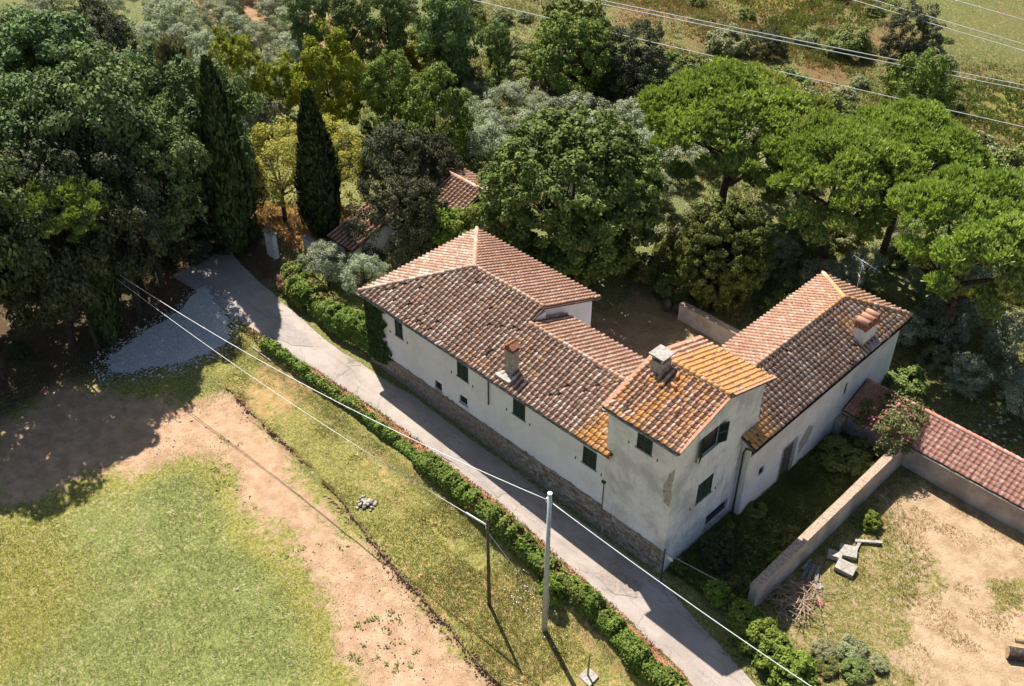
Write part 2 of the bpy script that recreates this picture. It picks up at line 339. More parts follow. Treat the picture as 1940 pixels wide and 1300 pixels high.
n.put(n.mix(mask, turf, cov), p.inputs['Base Color']); p.inputs['Roughness'].default_value = 1; p.inputs['Specular IOR Level'].default_value = .05
hgt = n.math('ADD', n.noise(v, 6, 4, .75), 0.)
n.put(n.bump(hgt, .8, .13), p.inputs['Normal']); me.materials.append(mt)
ground = link('ground', me); tag(ground, kind='structure')

# cut earth face along the bank
V_, F_ = [], []
for i, x in enumerate(np.arange(-20.5, 16, .09)):
    dv = float(np.interp(x, DX, DY)+(vnoise(x, 0., .7, 3)-.5)*.16+(vnoise(x, 0., 4, 4)-.5)*.3); j = random.uniform(-.045, .045)+.08*(float(vnoise(x, 0., .28, 12))-.5)
    zt = float(tz(x, dv+.7))+.02+random.uniform(-.03, .02); V_ += [(x, dv+.16+j, zt-.07), (x, dv+.06+j, zt), (x, dv+.09+j, zt-.2), (x, dv-.02+j, zt-.48)]
    if i: b_ = 4*i; F_ += [(b_-4+k, b_-3+k, b_+1+k, b_+k) for k in range(3)]
link('bank_cut', quadmesh('bank_cut', V_, np.array(F_), mat=plain('cut_earth', (.20, .125, .075), 1, .4, 6, .04)))['kind'] = 'structure'
# road
xs = np.arange(-33.6, 30.01, .3); rows = []
for x in xs:
    a, b = float(inter(ROADN, x)), float(inter(ROADF, x)); a += (float(vnoise(x, 0, 1.3, 41))-.5)*.35; b += (float(vnoise(x, 9, 1.3, 42))-.5)*(.3 if abs(x) > 12 else .05)
    rows.append([(x, a+(b-a)*t, float(tz(x, -2.5))+.045*math.sin(math.pi*t)-(.05 if t in (0, 1) else 0)+.015*float(vnoise(x, t*4, 1.5, 8))) for t in np.linspace(0, 1, 9)])
V = np.array(rows).reshape(-1, 3); idx = np.arange(len(V)).reshape(len(xs), 9)
F = np.stack([idx[:-1, :-1], idx[1:, :-1], idx[1:, 1:], idx[:-1, 1:]], -1).reshape(-1, 4)
mt, nt, p = newmat('asphalt_old'); n = N(nt); v = n.pos()
c = n.mix(n.ramp(n.noise(v, .5, 6, .6), .3, .7), (.345, .29, .245), (.455, .385, .33))
c = n.mix(n.ramp(n.noise(n.mapv(v, (.12, 1.4, 1)), 1.2, 4, .6), .5, .7, 0, .55), c, (.27, .225, .19))
c = n.mix(n.ramp(n.noise(v, .9, 6, .75, .5), .56, .64, 0, .5), c, (.47, .39, .32))
c = n.mix(n.ramp(n.noise(v, 30, 3, .7), .45, .7, 0, .4), c, (.20, .17, .15))
wv_ = n.node('ShaderNodeVectorMath', operation='MULTIPLY_ADD'); nn = n.node('ShaderNodeTexNoise'); n.put(v, nn.inputs['Vector']); nn.inputs['Scale'].default_value = 1.3; nn.inputs['Detail'].default_value = 6
n.put(nn.outputs['Color'], wv_.inputs[0]); wv_.inputs[1].default_value = (1.3, 1.3, 0); n.put(v, wv_.inputs[2])
e1 = n.vor(n.mapv(wv_.outputs[0], (.28, .8, 0)), 1., 'DISTANCE_TO_EDGE')
crack = n.math('MULTIPLY', n.ramp(e1, .003, .014, 1, 0), n.ramp(n.noise(v, .45, 3), .42, .55))
e2 = n.vor(wv_.outputs[0], 2.2, 'DISTANCE_TO_EDGE'); crack = n.math('MAXIMUM', crack, n.math('MULTIPLY', n.ramp(e2, .006, .03, .8, 0), n.ramp(n.noise(v, .3, 2), .58, .66)))
c = n.mix(n.math('MULTIPLY', crack, .5), c, (.12, .10, .08))
n.put(c, p.inputs['Base Color']); p.inputs['Roughness'].default_value = .95; p.inputs['Specular IOR Level'].default_value = .15
n.put(n.bump(n.math('SUBTRACT', n.noise(v, 40, 3, .7), n.math('MULTIPLY', crack, 2.)), .5, .015), p.inputs['Normal'])
road = link('road', quadmesh('road', V, F, mat=mt, smooth=True)); tag(road, kind='structure')
M['patch2'] = plain('asphalt_repair', (.335, .29, .255), .95, .12, 3, .01)
M['patch'] = plain('asphalt_patch', (.31, .25, .21), .95, .2, 4, .01)
def flatpatch(name, pts, mat, dz, parent=None, n=6):
    c = np.mean(np.array(pts), 0); P = []
    for a, b in zip(pts, pts[1:]+pts[:1]):
        for k in range(n):
            t = k/n; q = np.array(a)*(1-t)+np.array(b)*t; q = q+(rng.random(2)-.5)*.10; P.append(q)
    mb = MB(); roadz = lambda q: float(tz(q[0], -2.5))+dz
    for ring in (1., .66, .33):
        pass
    V = [(c[0], c[1], roadz(c)+.06)]; 
    for r in (.4, .75, 1.):
        for q in P:
            w = c+(q-c)*r; a, b = float(inter(ROADN, w[0])), float(inter(ROADF, w[0])); t = min(1, max(0, (w[1]-a)/(b-a)))
            V.append((w[0], w[1], roadz(w)+.045*math.sin(math.pi*t)+.015))
    L = len(P); Fc = [(0, 1+k, 1+(k+1) % L) for k in range(L)]
    for r in range(2): Fc += [(1+r*L+k, 1+(r+1)*L+k, 1+(r+1)*L+(k+1) % L, 1+r*L+(k+1) % L) for k in range(L)]
    V[0] = (c[0], c[1], V[1][2]); mb.v = V; mb.f = Fc; return mb.build(name, mat, parent)
flatpatch('asphalt_patch', [(9.0, -2.9), (9.6, -1.7), (11.6, -1.4), (11.9, -2.4), (10.8, -3.2)], M['patch'], .012, road)
flatpatch('asphalt_patch', [(-4.6, -2.9), (-2.0, -2.6), (.8, -2.75), (1.0, -1.9), (-2.2, -1.5), (-4.2, -1.9)], M['patch2'], .012, road)
flatpatch('asphalt_patch', [(-22.4, -3.6), (-20.2, -3.3), (-18.9, -2.2), (-20.6, -1.7), (-22.3, -2.2)], M['patch2'], .012, road)
# gravel apron: loose stones, one mass
gm = plain('gravel_base', (.50, .48, .46), .95, .2, 9, .03)
c0 = np.array([-27.3, -9.0]); mb = MB(); L = len(GRAVEL)
Vg, Fg = [], []
gxx = np.arange(-31, -22.5, .3); gyy = np.arange(-15, -3, .3)
inm = polydist(*np.meshgrid(gxx, gyy), GRAVEL)
vid = {}
for j, y in enumerate(gyy):
    for i, x in enumerate(gxx):
        if inm[j, i] > -.3+.5*float(vnoise(x, y, .8, 5)): vid[(i, j)] = len(Vg); Vg.append((x, y, float(tz(x, y))+.06+.06*float(vnoise(x, y, .7, 6))))
Fg = [(vid[(i, j)], vid[(i+1, j)], vid[(i+1, j+1)], vid[(i, j+1)]) for (i, j) in vid if all(k in vid for k in ((i+1, j), (i+1, j+1), (i, j+1)))]
link('gravel_bed', quadmesh('gravel_bed', Vg, np.array(Fg), mat=gm, smooth=True))['kind'] = 'structure'
def rocks(pos, size, mat, name, jit=.35):
    """many small irregular octahedra-like stones joined"""
    base = np.array([(1, 0, 0), (0, 1, 0), (-1, 0, 0), (0, -1, 0), (0, 0, .7), (0, 0, -.5)]); f = np.array([(0, 1, 4), (1, 2, 4), (2, 3, 4), (3, 0, 4), (1, 0, 5), (2, 1, 5), (3, 2, 5), (0, 3, 5)])
    n_ = len(pos); V = base[None]*(1+(rng.random((n_, 6, 3))-.5)*jit*2)*size[:, None, None]; a = rng.random(n_)*6.28; ca, sa = np.cos(a)[:, None], np.sin(a)[:, None]
    V = np.stack([V[..., 0]*ca-V[..., 1]*sa, V[..., 0]*sa+V[..., 1]*ca, V[..., 2]], -1)+pos[:, None]
    return quadmesh(name, V.reshape(-1, 3), (f[None]+6*np.arange(n_)[:, None, None]).reshape(-1, 3), mat=mat)
px = rng.uniform(-31, -21.5, 9000); py = rng.uniform(-16, -3, 9000); dd = polydist(px, py, GRAVEL); k = dd > -1.3*rng.random(9000)**2
px, py = px[k], py[k]
g = link('gravel', rocks(np.stack([px, py, tz(px, py)+.08], 1), rng.uniform(.02, .075, len(px))*(1+.9*(rng.random(len(px)) > .85)), plain('gravel_stone', (.58, .56, .54), .95, .3, 6), 'gravel')); tag(g, 'pale loose gravel spilled below the road bend', 'gravel', kind='stuff')

# ------------------------------------------------------------------ roofs
def coppo(r0, r1, L, lift, seg=5, th=.022, z0=.01):
    V, F = [], []
    for (r, y, z) in ((r0, 0, z0+lift), (r1, L, z0), (r0-th, 0, z0+lift)):
        for k in range(seg+1): t = math.pi*k/seg; V.append((r*math.cos(t), y, z+r*.92*math.sin(t)))
    s = seg+1
    for k in range(seg): F.append((k, s+k, s+k+1, k+1)); F.append((2*s+k, k, k+1, 2*s+k+1))
    return np.array(V), np.array(F)
def pan(w, L, lift):
    V = [(-w/2, 0, lift), (w/2, 0, lift), (w/2, L, 0), (-w/2, L, 0), (-w/2, 0, lift-.03), (w/2, 0, lift-.03), (w/2, L, -.03), (-w/2, L, -.03)]
    return np.array(V), np.array([(0, 1, 2, 3), (4, 5, 1, 0), (1, 5, 6, 2), (4, 0, 3, 7)])
PITCH, EXPO = .395, .355
COP = coppo(.112, .09, .45, .045); PAN = pan(.31, .42, .05)
VAR = {}
def variant(mat, geo, tb, lb):
    key = (mat, id(geo), tb, lb)
    if key not in VAR:
        V, F = geo; VAR[key] = quadmesh('tile_mesh', V, F, {'tint': np.full(len(F), (tb+.5)/6), 'lich': np.full(len(F), lb/3)}, M[mat])
    return VAR[key]
def inpoly(P, x, y): return float(polydist(np.array([x]), np.array([y]), P)[0])
class Roof:
    """collects tiles of all slopes of one building, then builds the nearest 300 singly and the rest as one mass"""
    def __init__(s, thing): s.t = thing; s.tiles = []; s.decks = MB(); s.ridges = []
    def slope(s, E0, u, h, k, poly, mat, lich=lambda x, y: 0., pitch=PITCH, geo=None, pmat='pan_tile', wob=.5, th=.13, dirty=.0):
        E0, u, h = np.array(E0, float), np.array(u, float), np.array(h, float); nr = math.sqrt(1+k*k)
        v = (h+np.array([0, 0, k]))/nr; nn = np.cross(u, v); P = np.array(poly)
        at = lambda a, b: E0+u*a+h*b+np.array([0, 0, k*b])
        top = [at(a, b)-nn*.01 for a, b in poly]; bot = [q-np.array([0, 0, th]) for q in top]
        s.decks.poly(top); s.decks.poly(bot[::-1])
        for i in range(len(top)): j = (i+1) % len(top); s.decks.poly([top[j], top[i], bot[i], bot[j]])
        ncol = int(round((P[:, 0].max()-P[:, 0].min())/pitch)); pt = (P[:, 0].max()-P[:, 0].min())/ncol; dt = EXPO/nr
        nrow = int(P[:, 1].max()/dt)+1; sd = int(abs(E0[0]*7+E0[1]*13)) % 97
        aa = P[:, 0].min()+pt*(np.arange(ncol)+.5); bb = dt*np.arange(nrow)
        G = np.stack(np.meshgrid(aa, bb, indexing='ij'), -1).reshape(-1, 2)
        for geoi, off in ((geo or COP, 0.), (PAN, .5)):
            Q = G+np.array([pt*off, 0]); d = polydist(Q[:, 0], Q[:, 1]+.16, P); keep = d > (.03 if off == 0 else .1)
            for (a, b) in Q[keep]:
                w = at(a, b); sl = (random.random()-.5)*.05*wob; du = (float(vnoise(a*3, b, 1.4, sd))-.5)*.09*wob; rt = random.gauss(0, .035)*wob
                if off == 0 and random.random() < .012: rt += random.choice((-.25, .2)); sl -= .06
                if off == 0 and dirty and random.random() < dirty*float(vnoise(a, b, 1.6, sd+3) > .6): continue
                cu, su = math.cos(rt), math.sin(rt); U = u*cu+v*su; Vv = -u*su+v*cu
                Mx = np.eye(4); Mx[:3, 0] = U; Mx[:3, 1] = Vv; Mx[:3, 2] = nn; Mx[:3, 3] = w+u*du+v*(sl-.03)+nn*(.012 if off == 0 else .025)
                tn = min(5, max(0, int(6*(.7*random.random()+.3*float(vnoise(a, b, 1.3, sd+9)))))); lc = lich(a, b)
                lb = min(3, max(0, int(lc*3+random.random())))
                s.tiles.append((float(np.linalg.norm(w-CAM)), Mx, mat if off == 0 else pmat, geoi, tn, lb, off))
        return at
    def ridge(s, p, q, mat, lich=0., r=.15):
        s.ridges.append((np.array(p, float), np.array(q, float), mat, lich, r))
    def finish(s, roofname='roof', ntile=300):
        roof = s.decks.build(roofname, M['deck'], s.t)
        T = sorted(s.tiles, key=lambda a: a[0]); cops = [t for t in T if t[6] == 0]; single = cops[:ntile]; ids = set(id(t) for t in single)
        for t in single:
            o = bpy.data.objects.new('tile', variant(t[2], t[3], t[4], t[5])); COL.objects.link(o); o.parent = roof; o.matrix_local = Matrix(t[1].tolist())
        groups = {}
        for t in T:
            if id(t) not in ids: groups.setdefault((t[2], t[6]), []).append(t)
        for (mat, off), L in groups.items():
            V0, F0 = L[0][3]; Ms = np.array([t[1] for t in L]); Vh = np.concatenate([V0, np.ones((len(V0), 1))], 1)
            V = np.einsum('nij,kj->nki', Ms, Vh)[..., :3].reshape(-1, 3); F = (F0[None]+len(V0)*np.arange(len(L))[:, None, None]).reshape(-1, F0.shape[1])
            at = {'tint': np.repeat([(t[4]+.5)/6 for t in L], len(F0)), 'lich': np.repeat([t[5]/3 for t in L], len(F0))}
            o = link('tiles' if off == 0 else 'pan_tiles', quadmesh('tiles', V, F, at, M[mat]), roof); o['kind'] = 'stuff'
        for p, q, mat, lich, r in s.ridges:
            L = np.linalg.norm(q-p); v = (q-p)/L; u = np.cross(v, (0, 0, 1)); u /= np.linalg.norm(u); nn = np.cross(u, v); n_ = max(1, int(L/.40))
            geo = RIDGE.setdefault(r, coppo(r, r*.86, .46, .03, 6, .025, .0)); mb = MB()
            a, b, c, d = p-u*r*1.05, p+u*r*1.05, q+u*r*1.05, q-u*r*1.05; up = nn*.05; dn = -nn*.12
            mb.poly([a+up, b+up, c+up, d+up]); mb.poly([b+up, b+dn, c+dn, c+up]); mb.poly([a+dn, a+up, d+up, d+dn]); mb.poly([a+dn, b+dn, b+up, a+up])
            mb.build('ridge_mortar', M['mortar'], roof)
            for i in range(n_):
                w = p+v*(L*i/n_); rt = random.gauss(0, .03); U = u*math.cos(rt)+v*math.sin(rt); W_ = -u*math.sin(rt)+v*math.cos(rt)
                Mx = np.eye(4); Mx[:3, 0] = U; Mx[:3, 1] = W_; Mx[:3, 2] = nn; Mx[:3, 3] = w+nn*.03
                lc = lich(i/n_) if callable(lich) else lich
                o = bpy.data.objects.new('ridge_tile', variant(mat, geo, random.randrange(1, 6), min(3, int(lc*3+random.random())))); COL.objects.link(o); o.parent = roof; o.matrix_local = Matrix(Mx.tolist())
        return roof
RIDGE = {}

# ------------------------------------------------------------------ walls with openings
def facade(mb, O, u, nrm, W_, z0, z1, holes=(), depth=.16):
    O, u, nrm = np.array(O, float), np.array(u, float), np.array(nrm, float)
    us = sorted({0, W_, *[h[0] for h in holes], *[h[1] for h in holes]}); zs = sorted({z0, z1, *[h[2] for h in holes], *[h[3] for h in holes]})
    P = lambda a, z, d=0: O+u*a-nrm*d+np.array([0, 0, z])
    for a, b in zip(us, us[1:]):
        for c, d in zip(zs, zs[1:]):
            if any(h[0] <= a and b <= h[1] and h[2] <= c and d <= h[3] for h in holes): continue
            mb.poly([P(a, c), P(b, c), P(b, d), P(a, d)])
    for a, b, c, d in holes:
        for q in ((a, c, b, c), (b, c, b, d), (b, d, a, d), (a, d, a, c)): mb.poly([P(q[0], q[1]), P(q[2], q[3]), P(q[2], q[3], depth), P(q[0], q[1], depth)])
        mb.poly([P(a, c, depth), P(b, c, depth), P(b, d, depth), P(a, d, depth)])
def frameM(O, u, nrm):
    u, nrm = Vector(u), Vector(nrm); Mx = Matrix.Identity(4)
    for i in range(3): Mx[i][0] = u[i]; Mx[i][1] = -nrm[i]; Mx[i][2] = (0, 0, 1)[i]; Mx[i][3] = O[i]
    return Mx
def leaf(w, h, T):
    mb = MB(); f = .07
    for a in ((0, f, 0, h), (w-f, w, 0, h), (f, w-f, 0, f), (f, w-f, h-f, h), (f, w-f, h*.5-f/2, h*.5+f/2)): mb.box(a[0], a[1], -.045, 0, a[2], a[3], T)
    z = f+.02
    while z < h-f-.05:
        if abs(z-h/2) > .07:
            R = T @ Matrix.Translation((0, 0, z)) @ Matrix.Rotation(math.radians(-38), 4, 'X'); mb.box(f, w-f, -.03, -.018, 0, .075, R)
        z += .075
    mb.box(f, w-f, -.012, -.004, f, h-f, T); return mb
def window(thing, O, u, nrm, a, b, c, d, sill=True, openl=0., openr=0., catches=True):
    """shuttered window filling hole a..b, c..d of a facade at O"""
    T0 = frameM(O, u, nrm); w = b-a
    root = MB().box(a+.02, b-.02, .10, .13, c+.02, d-.02, T0).build('window', M['glass'], thing)
    fr = MB()
    for q in ((a, a+.06, c, d), (b-.06, b, c, d), (a+.06, b-.06, c, c+.06), (a+.06, b-.06, d-.06, d)): fr.box(q[0]+.003, q[1]-.003, .06, .10, q[2]+.003, q[3]-.003, T0)
    fr.build('window_frame', M['frame'], root)
    Tl = T0 @ Matrix.Translation((a+.01, .03 if not openl else -.01, c+.01)) @ Matrix.Rotation(-openl, 4, 'Z'); leaf(w/2-.015, d-c-.02, Tl).build('shutter', M['shutter'], root)
    Tr = T0 @ Matrix.Translation((b-.01, .03 if not openr else -.01, c+.01)) @ Matrix.Rotation(openr, 4, 'Z') @ Matrix.Translation((-(w/2-.015), 0, 0)); leaf(w/2-.015, d-c-.02, Tr).build('shutter', M['shutter'], root)
    if sill: MB().box(a-.08, b+.08, -.07, .05, c-.07, c-.003, T0).build('sill', M['concrete'], root)
    if catches:
        for x in (a-.55, b+.42): MB().box(x, x+.04, -.06, 0, c-.12, c+.06, T0 @ Matrix.Rotation(0, 4, 'Y')).build('shutter_catch', M['frame'], root)
    return root
def pipe(thing, name, pts, r, mat): return MB().tube(pts, r, 8).build(name, mat, thing, True)
def gutter(thing, p, q, out, mat, r=.075):
    mb = MB(); p, q, out = Vector(p), Vector(q), Vector(out); ring = []
    for e in (p, q):
        ring.append([e+out*(r*math.cos(t))+Vector((0, 0, r*math.sin(t))) for t in np.linspace(math.pi, 2*math.pi, 7)])
    for k in range(6): mb.poly([ring[0][k], ring[0][k+1], ring[1][k+1], ring[1][k]])
    for k in range(6): 
        a = [c+(c-p).normalized()*.012 if 0 else c+Vector((0, 0, -.012)) for c in (ring[0][k], ring[1][k], ring[1][k+1], ring[0][k+1])]; mb.poly(a)
    return mb.build('gutter', mat, thing)
def rubble(thing, base, O, u, nrm, W_, z0f, z1, mat, n_single=300):
    """coursed rubble stones standing proud of a mortar bed"""
    T0 = frameM(O, u, nrm); L = []; z = -1.0
    while z < z1:
        hh = random.uniform(.15, .26); x = -random.random()*.3
        while x < W_:
            w = random.uniform(.2, .5)
            a, b = max(.0, x), min(W_, x+w); zz = min(z+hh, z1+random.uniform(-.12, .1))
            if b-a > .08 and z+hh > z0f((a+b)/2)-.15 and zz-z > .06: L.append((a, b, z, zz))
            x += w
        z += hh
    L.sort(key=lambda q: float(np.linalg.norm(np.array(T0 @ Vector((q[0], 0, q[2])))-CAM)))
    rest = MB()
    for i, (a, b, c, d) in enumerate(L):
        mb = rest if i >= n_single else MB(); mb.box(a+.012, b-.012, -random.uniform(.015, .06), .05, c+.012, d-.012, T0, .012)
        if i < n_single: mb.build('stone', mat[i % len(mat)], base)
    if rest.v: o = rest.build('stones', mat[0], base); o['kind'] = 'stuff'
M['stones'] = [plain('stone_%s' % k, c, .95, .35, 5, .03) for k, c in (('tan', (.33, .26, .20)), ('grey', (.30, .27, .24)), ('brown', (.25, .18, .13)), ('pale', (.40, .34, .28)))]
stone_top = 2.0
# ---- main farmhouse (long block on the road)
EZ, KK = 6.565, .3746
farm = empty('farmhouse', (-4, 5, 0), 'long white two-storey farmhouse with grey-brown hipped tile roof along the road', 'house')
mb = MB()
FH = [(-11.95, -11.15, 4.55, 5.95), (-5.75, -4.70, 4.62, 5.95), (-.64, .42, 4.60, 5.92), (5.22, 6.30, 4.45, 5.80), (-8.05, -7.35, 2.15, 2.85), (-5.6, -4.85, 2.45, 3.1)]
XO = -14.95
facade(mb, (XO, 0, 0), (1, 0, 0), (0, -1, 0), 21.9, -1.2, 6.42, [(a-XO, b-XO, c, d) for a, b, c, d in FH])
facade(mb, (6.95, 0, 0), (0, 1, 0), (1, 0, 0), 7.3, 5., 6.42)
facade(mb, (6.95, 7.3, 0), (-1, 0, 0), (0, 1, 0), 10.45, -1.2, 6.42, [(3, 4, 3.4, 4.8), (6.5, 7.5, 3.4, 4.8)])
facade(mb, (-3.5, 7.3, 0), (0, 1, 0), (1, 0, 0), 3.3, -1.2, 6.42)
facade(mb, (-3.5, 10.6, 0), (-1, 0, 0), (0, 1, 0), 11.45, -1.2, 6.42, [(3, 4, 3.4, 4.8), (7, 8, 3.4, 4.8)])
facade(mb, (XO, 10.6, 0), (0, -1, 0), (-1, 0, 0), 10.6, -1.2, 6.42, [(3, 4, 3.6, 4.95), (7, 8, 3.6, 4.95)])
zr = lambda y: EZ+KK*(5.695-abs(y-5.335))-.06
mb.poly([(-3.5, .1, 6.42), (-3.5, 10.6, 6.42), (-3.5, 10.6, zr(10.6)-.1), (-3.5, 5.335, zr(5.335)-.1), (-3.5, .1, zr(.1)-.1)])
wall = mb.build('wall', M['plaster'], farm)
for (a, b, c, d), op in zip(FH[:4], (0, 0, 0, 0)): window(farm, (0, 0, 0), (1, 0, 0), (0, -1, 0), a, b, c, d)
for a, b, c, d in FH[4:]:
    w = MB().box(a+.01, b-.01, .10, .13, c+.01, d-.01).build('small_window', M['glass'], farm); fr = MB()
    for i in (1, 2): x = a+(b-a)*i/3; fr.box(x-.015, x+.015, .05, .08, c, d)
    fr.build('window_bar', M['frame'], w)
    MB().box(a-.06, b+.06, -.05, .06, c-.07, c-.003).build('sill', M['concrete'], w)
base = MB(); base.box(XO-.04, 6.945, -.035, .0, -1.2, stone_top-.02).build('stone_base', M['mortar'], farm)
base = farm.children[-1]
rubble(farm, base, (XO-.04, -.035, 0), (1, 0, 0), (0, -1, 0), 21.85, lambda a: .1-.031*(a+XO), stone_top, M['stones'], 220)
rf = Roof(farm)
lich_main = lambda a, b: max(.95*float(sm((a-18.6)/2.8))*float(sm((3.6-b)/2.2)), .12+.25*(float(vnoise(a, b, 1.5, 77)) > .8))
rf.slope((-15.36, -.36, EZ), (1, 0, 0), (0, 1, 0), KK, [(0, 0), (22.83, 0), (22.83, .33), (22.28, .33), (22.28, 4.3), (12.27, 4.3), (12.27, 5.695), (5.695, 5.695)], 'grey_tile', lich_main, wob=1.2, dirty=.12)
rf.slope((-15.36, 11.03, EZ), (0, -1, 0), (1, 0, 0), KK, [(0, 0), (11.39, 0), (5.695, 5.695)], 'grey_tile', lambda a, b: .1)
rf.slope((-3.09, 11.03, EZ), (-1, 0, 0), (0, -1, 0), KK, [(0, 0), (12.27, 0), (6.575, 5.695), (0, 5.695)], 'salmon_tile', lambda a, b: .05, wob=.4)
rf.slope((6.93, 7.75, 6.753), (-1, 0, 0), (0, -1, 0), KK, [(0, 0), (10.4, 0), (10.4, 3.81), (0, 3.81)], 'salmon_tile', lambda a, b: .08, wob=.4)
RZ = EZ+KK*5.695; hp = .06
rf.ridge((-15.3, -.3, EZ+.08), (-9.66, 5.335, RZ+hp), 'grey_tile', .05); rf.ridge((-15.3, 10.97, EZ+.08), (-9.66, 5.335, RZ+hp), 'salmon_tile', .05)
rf.ridge((-3.1, 5.335, RZ+hp), (-9.66, 5.335, RZ+hp), 'orange_tile', .35); rf.ridge((6.9, 3.94, 8.18+hp), (-3.05, 3.94, 8.18+hp), 'orange_tile', .3)
roof = rf.finish()
gutter(farm, (-15.4, -.43, EZ-.05), (6.6, -.43, EZ-.05), (0, -1, 0), M['gutter'])
gutter(farm, (-15.43, -.4, EZ-.05), (-15.43, 11.0, EZ-.05), (-1, 0, 0), M['gutter'])
pipe(farm, 'downpipe', [(-2.75, -.42, 6.45), (-2.75, -.1, 6.2), (-2.75, -.1, 4.0)], .05, M['gutter_dark'])
pipe(farm, 'wall_cable', [(7.02, -.06, 4.05), (7.02, -.06, .1)], .028, M['gutter_dark'])
b_ = MB(); b_.box(6.9, 7.14, -.18, -.03, 4.0, 4.15).build('cable_box', M['gutter_dark'], farm)
# step between upper and lower ridge
MB().box(-3.45, -3.2, 3.9, 5.6, 7.6, 8.2).build('ridge_step', M['plaster'], farm)
# main chimney
ch = MB().box(-1.95, -1.25, .55, 1.1, 6.6, 8.75).build('chimney', M['chim'], farm)
MB().box(-2.03, -1.17, .47, 1.18, 8.752, 8.83).build('chimney_slab', M['brick'], ch)
for s in (-1, 1):
    T = Matrix.Translation((-1.6, .82, 9.28)) @ Matrix.Rotation(s*math.radians(38), 4, 'Y'); MB().box(-.03 if s > 0 else -.52, .52 if s > 0 else .03, -.36, .36, -.05, .0, T).build('cowl_tile', M['terracotta'], ch)
for y in (.52, 1.08): MB().box(-1.9, -1.3, y, y+.06, 8.83, 9.0).build('cowl_support', M['brick'], ch)
MB().box(-2.15, -.95, -.1, .55, 6.66, 6.95, Matrix.Translation((0, 0, 0)) ).build('chimney_apron', M['concrete'], ch)

# ---- tower
tow = empty('tower_house', (9.35, 4, 0), 'taller square stuccoed tower with orange lichened tile roof at the farmhouse corner', 'tower')
mb = MB(); TX0, TX1, TY0, TY1 = 6.965, 11.78, -.025, 8.15
TF = [(9.05, 10.12, 8.35, 9.72)]
facade(mb, (TX0, TY0, 0), (1, 0, 0), (0, -1, 0), TX1-TX0, -1.2, 9.86, [(a-TX0, b-TX0, c, d) for a, b, c, d in TF])
TR = [(2.45, 3.85, 7.75, 9.25), (2.62, 4.1, 3.72, 5.28), (4.1, 6.3, .45, 1.5)]
facade(mb, (TX1, TY0, 0), (0, 1, 0), (1, 0, 0), TY1-TY0, -1.2, 9.86, [(a-TY0, b-TY0, c, d) for a, b, c, d in TR], .22)
facade(mb, (TX1, TY1, 0), (-1, 0, 0), (0, 1, 0), TX1-TX0, -1.2, 9.86)
facade(mb, (TX0, TY1, 0), (0, -1, 0), (-1, 0, 0), TY1-TY0, -1.2, 9.86)
KT = .307
for x, fl in ((TX1, 1), (TX0, -1)):
    q = [(x, TY0, 9.86), (x, TY1, 9.86), (x, TY1, 9.93), (x, 4.1, 11.2), (x, TY0, 9.93)]; mb.poly(q if fl > 0 else q[::-1])
mb.build('wall', M['plaster_old'], tow)
window(tow, (0, TY0, 0), (1, 0, 0), (0, -1, 0), *TF[0])
window(tow, (TX1, 0, 0), (0, 1, 0), (1, 0, 0), *TR[0], openl=math.radians(155), openr=math.radians(160))
window(tow, (TX1, 0, 0), (0, 1, 0), (1, 0, 0), *TR[1])
T0 = frameM((TX1, 0, 0), (0, 1, 0), (1, 0, 0)); w = MB().box(4.12, 6.28, .14, .18, .46, 1.49, T0).build('cellar_opening', M['glass'], tow)
MB().box(4.0, 6.4, -.14, .1, .34, .447, T0).build('sill', M['concrete'], w)
bs = MB(); bs.box(TX0, TX1+.03, TY0-.03, TY0, -1.2, 1.75); bs = bs.build('stone_base', M['mortar'], tow)
rubble(tow, bs, (TX0, TY0-.03, 0), (1, 0, 0), (0, -1, 0), TX1-TX0+.03, lambda a: -.1-.031*(a+6), 1.75, M['stones'], 300)
# bare patch where the plaster fell off the corner
def jag(pts, j=.06, n=4):
    out = []
    for a, b in zip(pts, pts[1:]+pts[:1]):
        for k in range(n): t = k/n; out.append((a[0]*(1-t)+b[0]*t+random.uniform(-j, j), a[1]*(1-t)+b[1]*t+random.uniform(-j, j)))
    return out
def patch(thing, O, u, nrm, pts, mat, out=.012):
    T0 = frameM(O, u, nrm); P = [T0 @ Vector((a, -out, z)) for a, z in jag(pts)]; c = sum(P, Vector())/len(P); mb = MB()
    for i in range(len(P)): mb.poly([c, P[i], P[(i+1) % len(P)]])
    return mb.build('bare_patch', mat, thing)
patch(tow, (0, TY0, 0), (1, 0, 0), (0, -1, 0), [(11.1, 6.6), (11.4, 7.8), (11.75, 8.5), (11.75, 5.4), (11.3, 5.6)], M['bareplaster'])
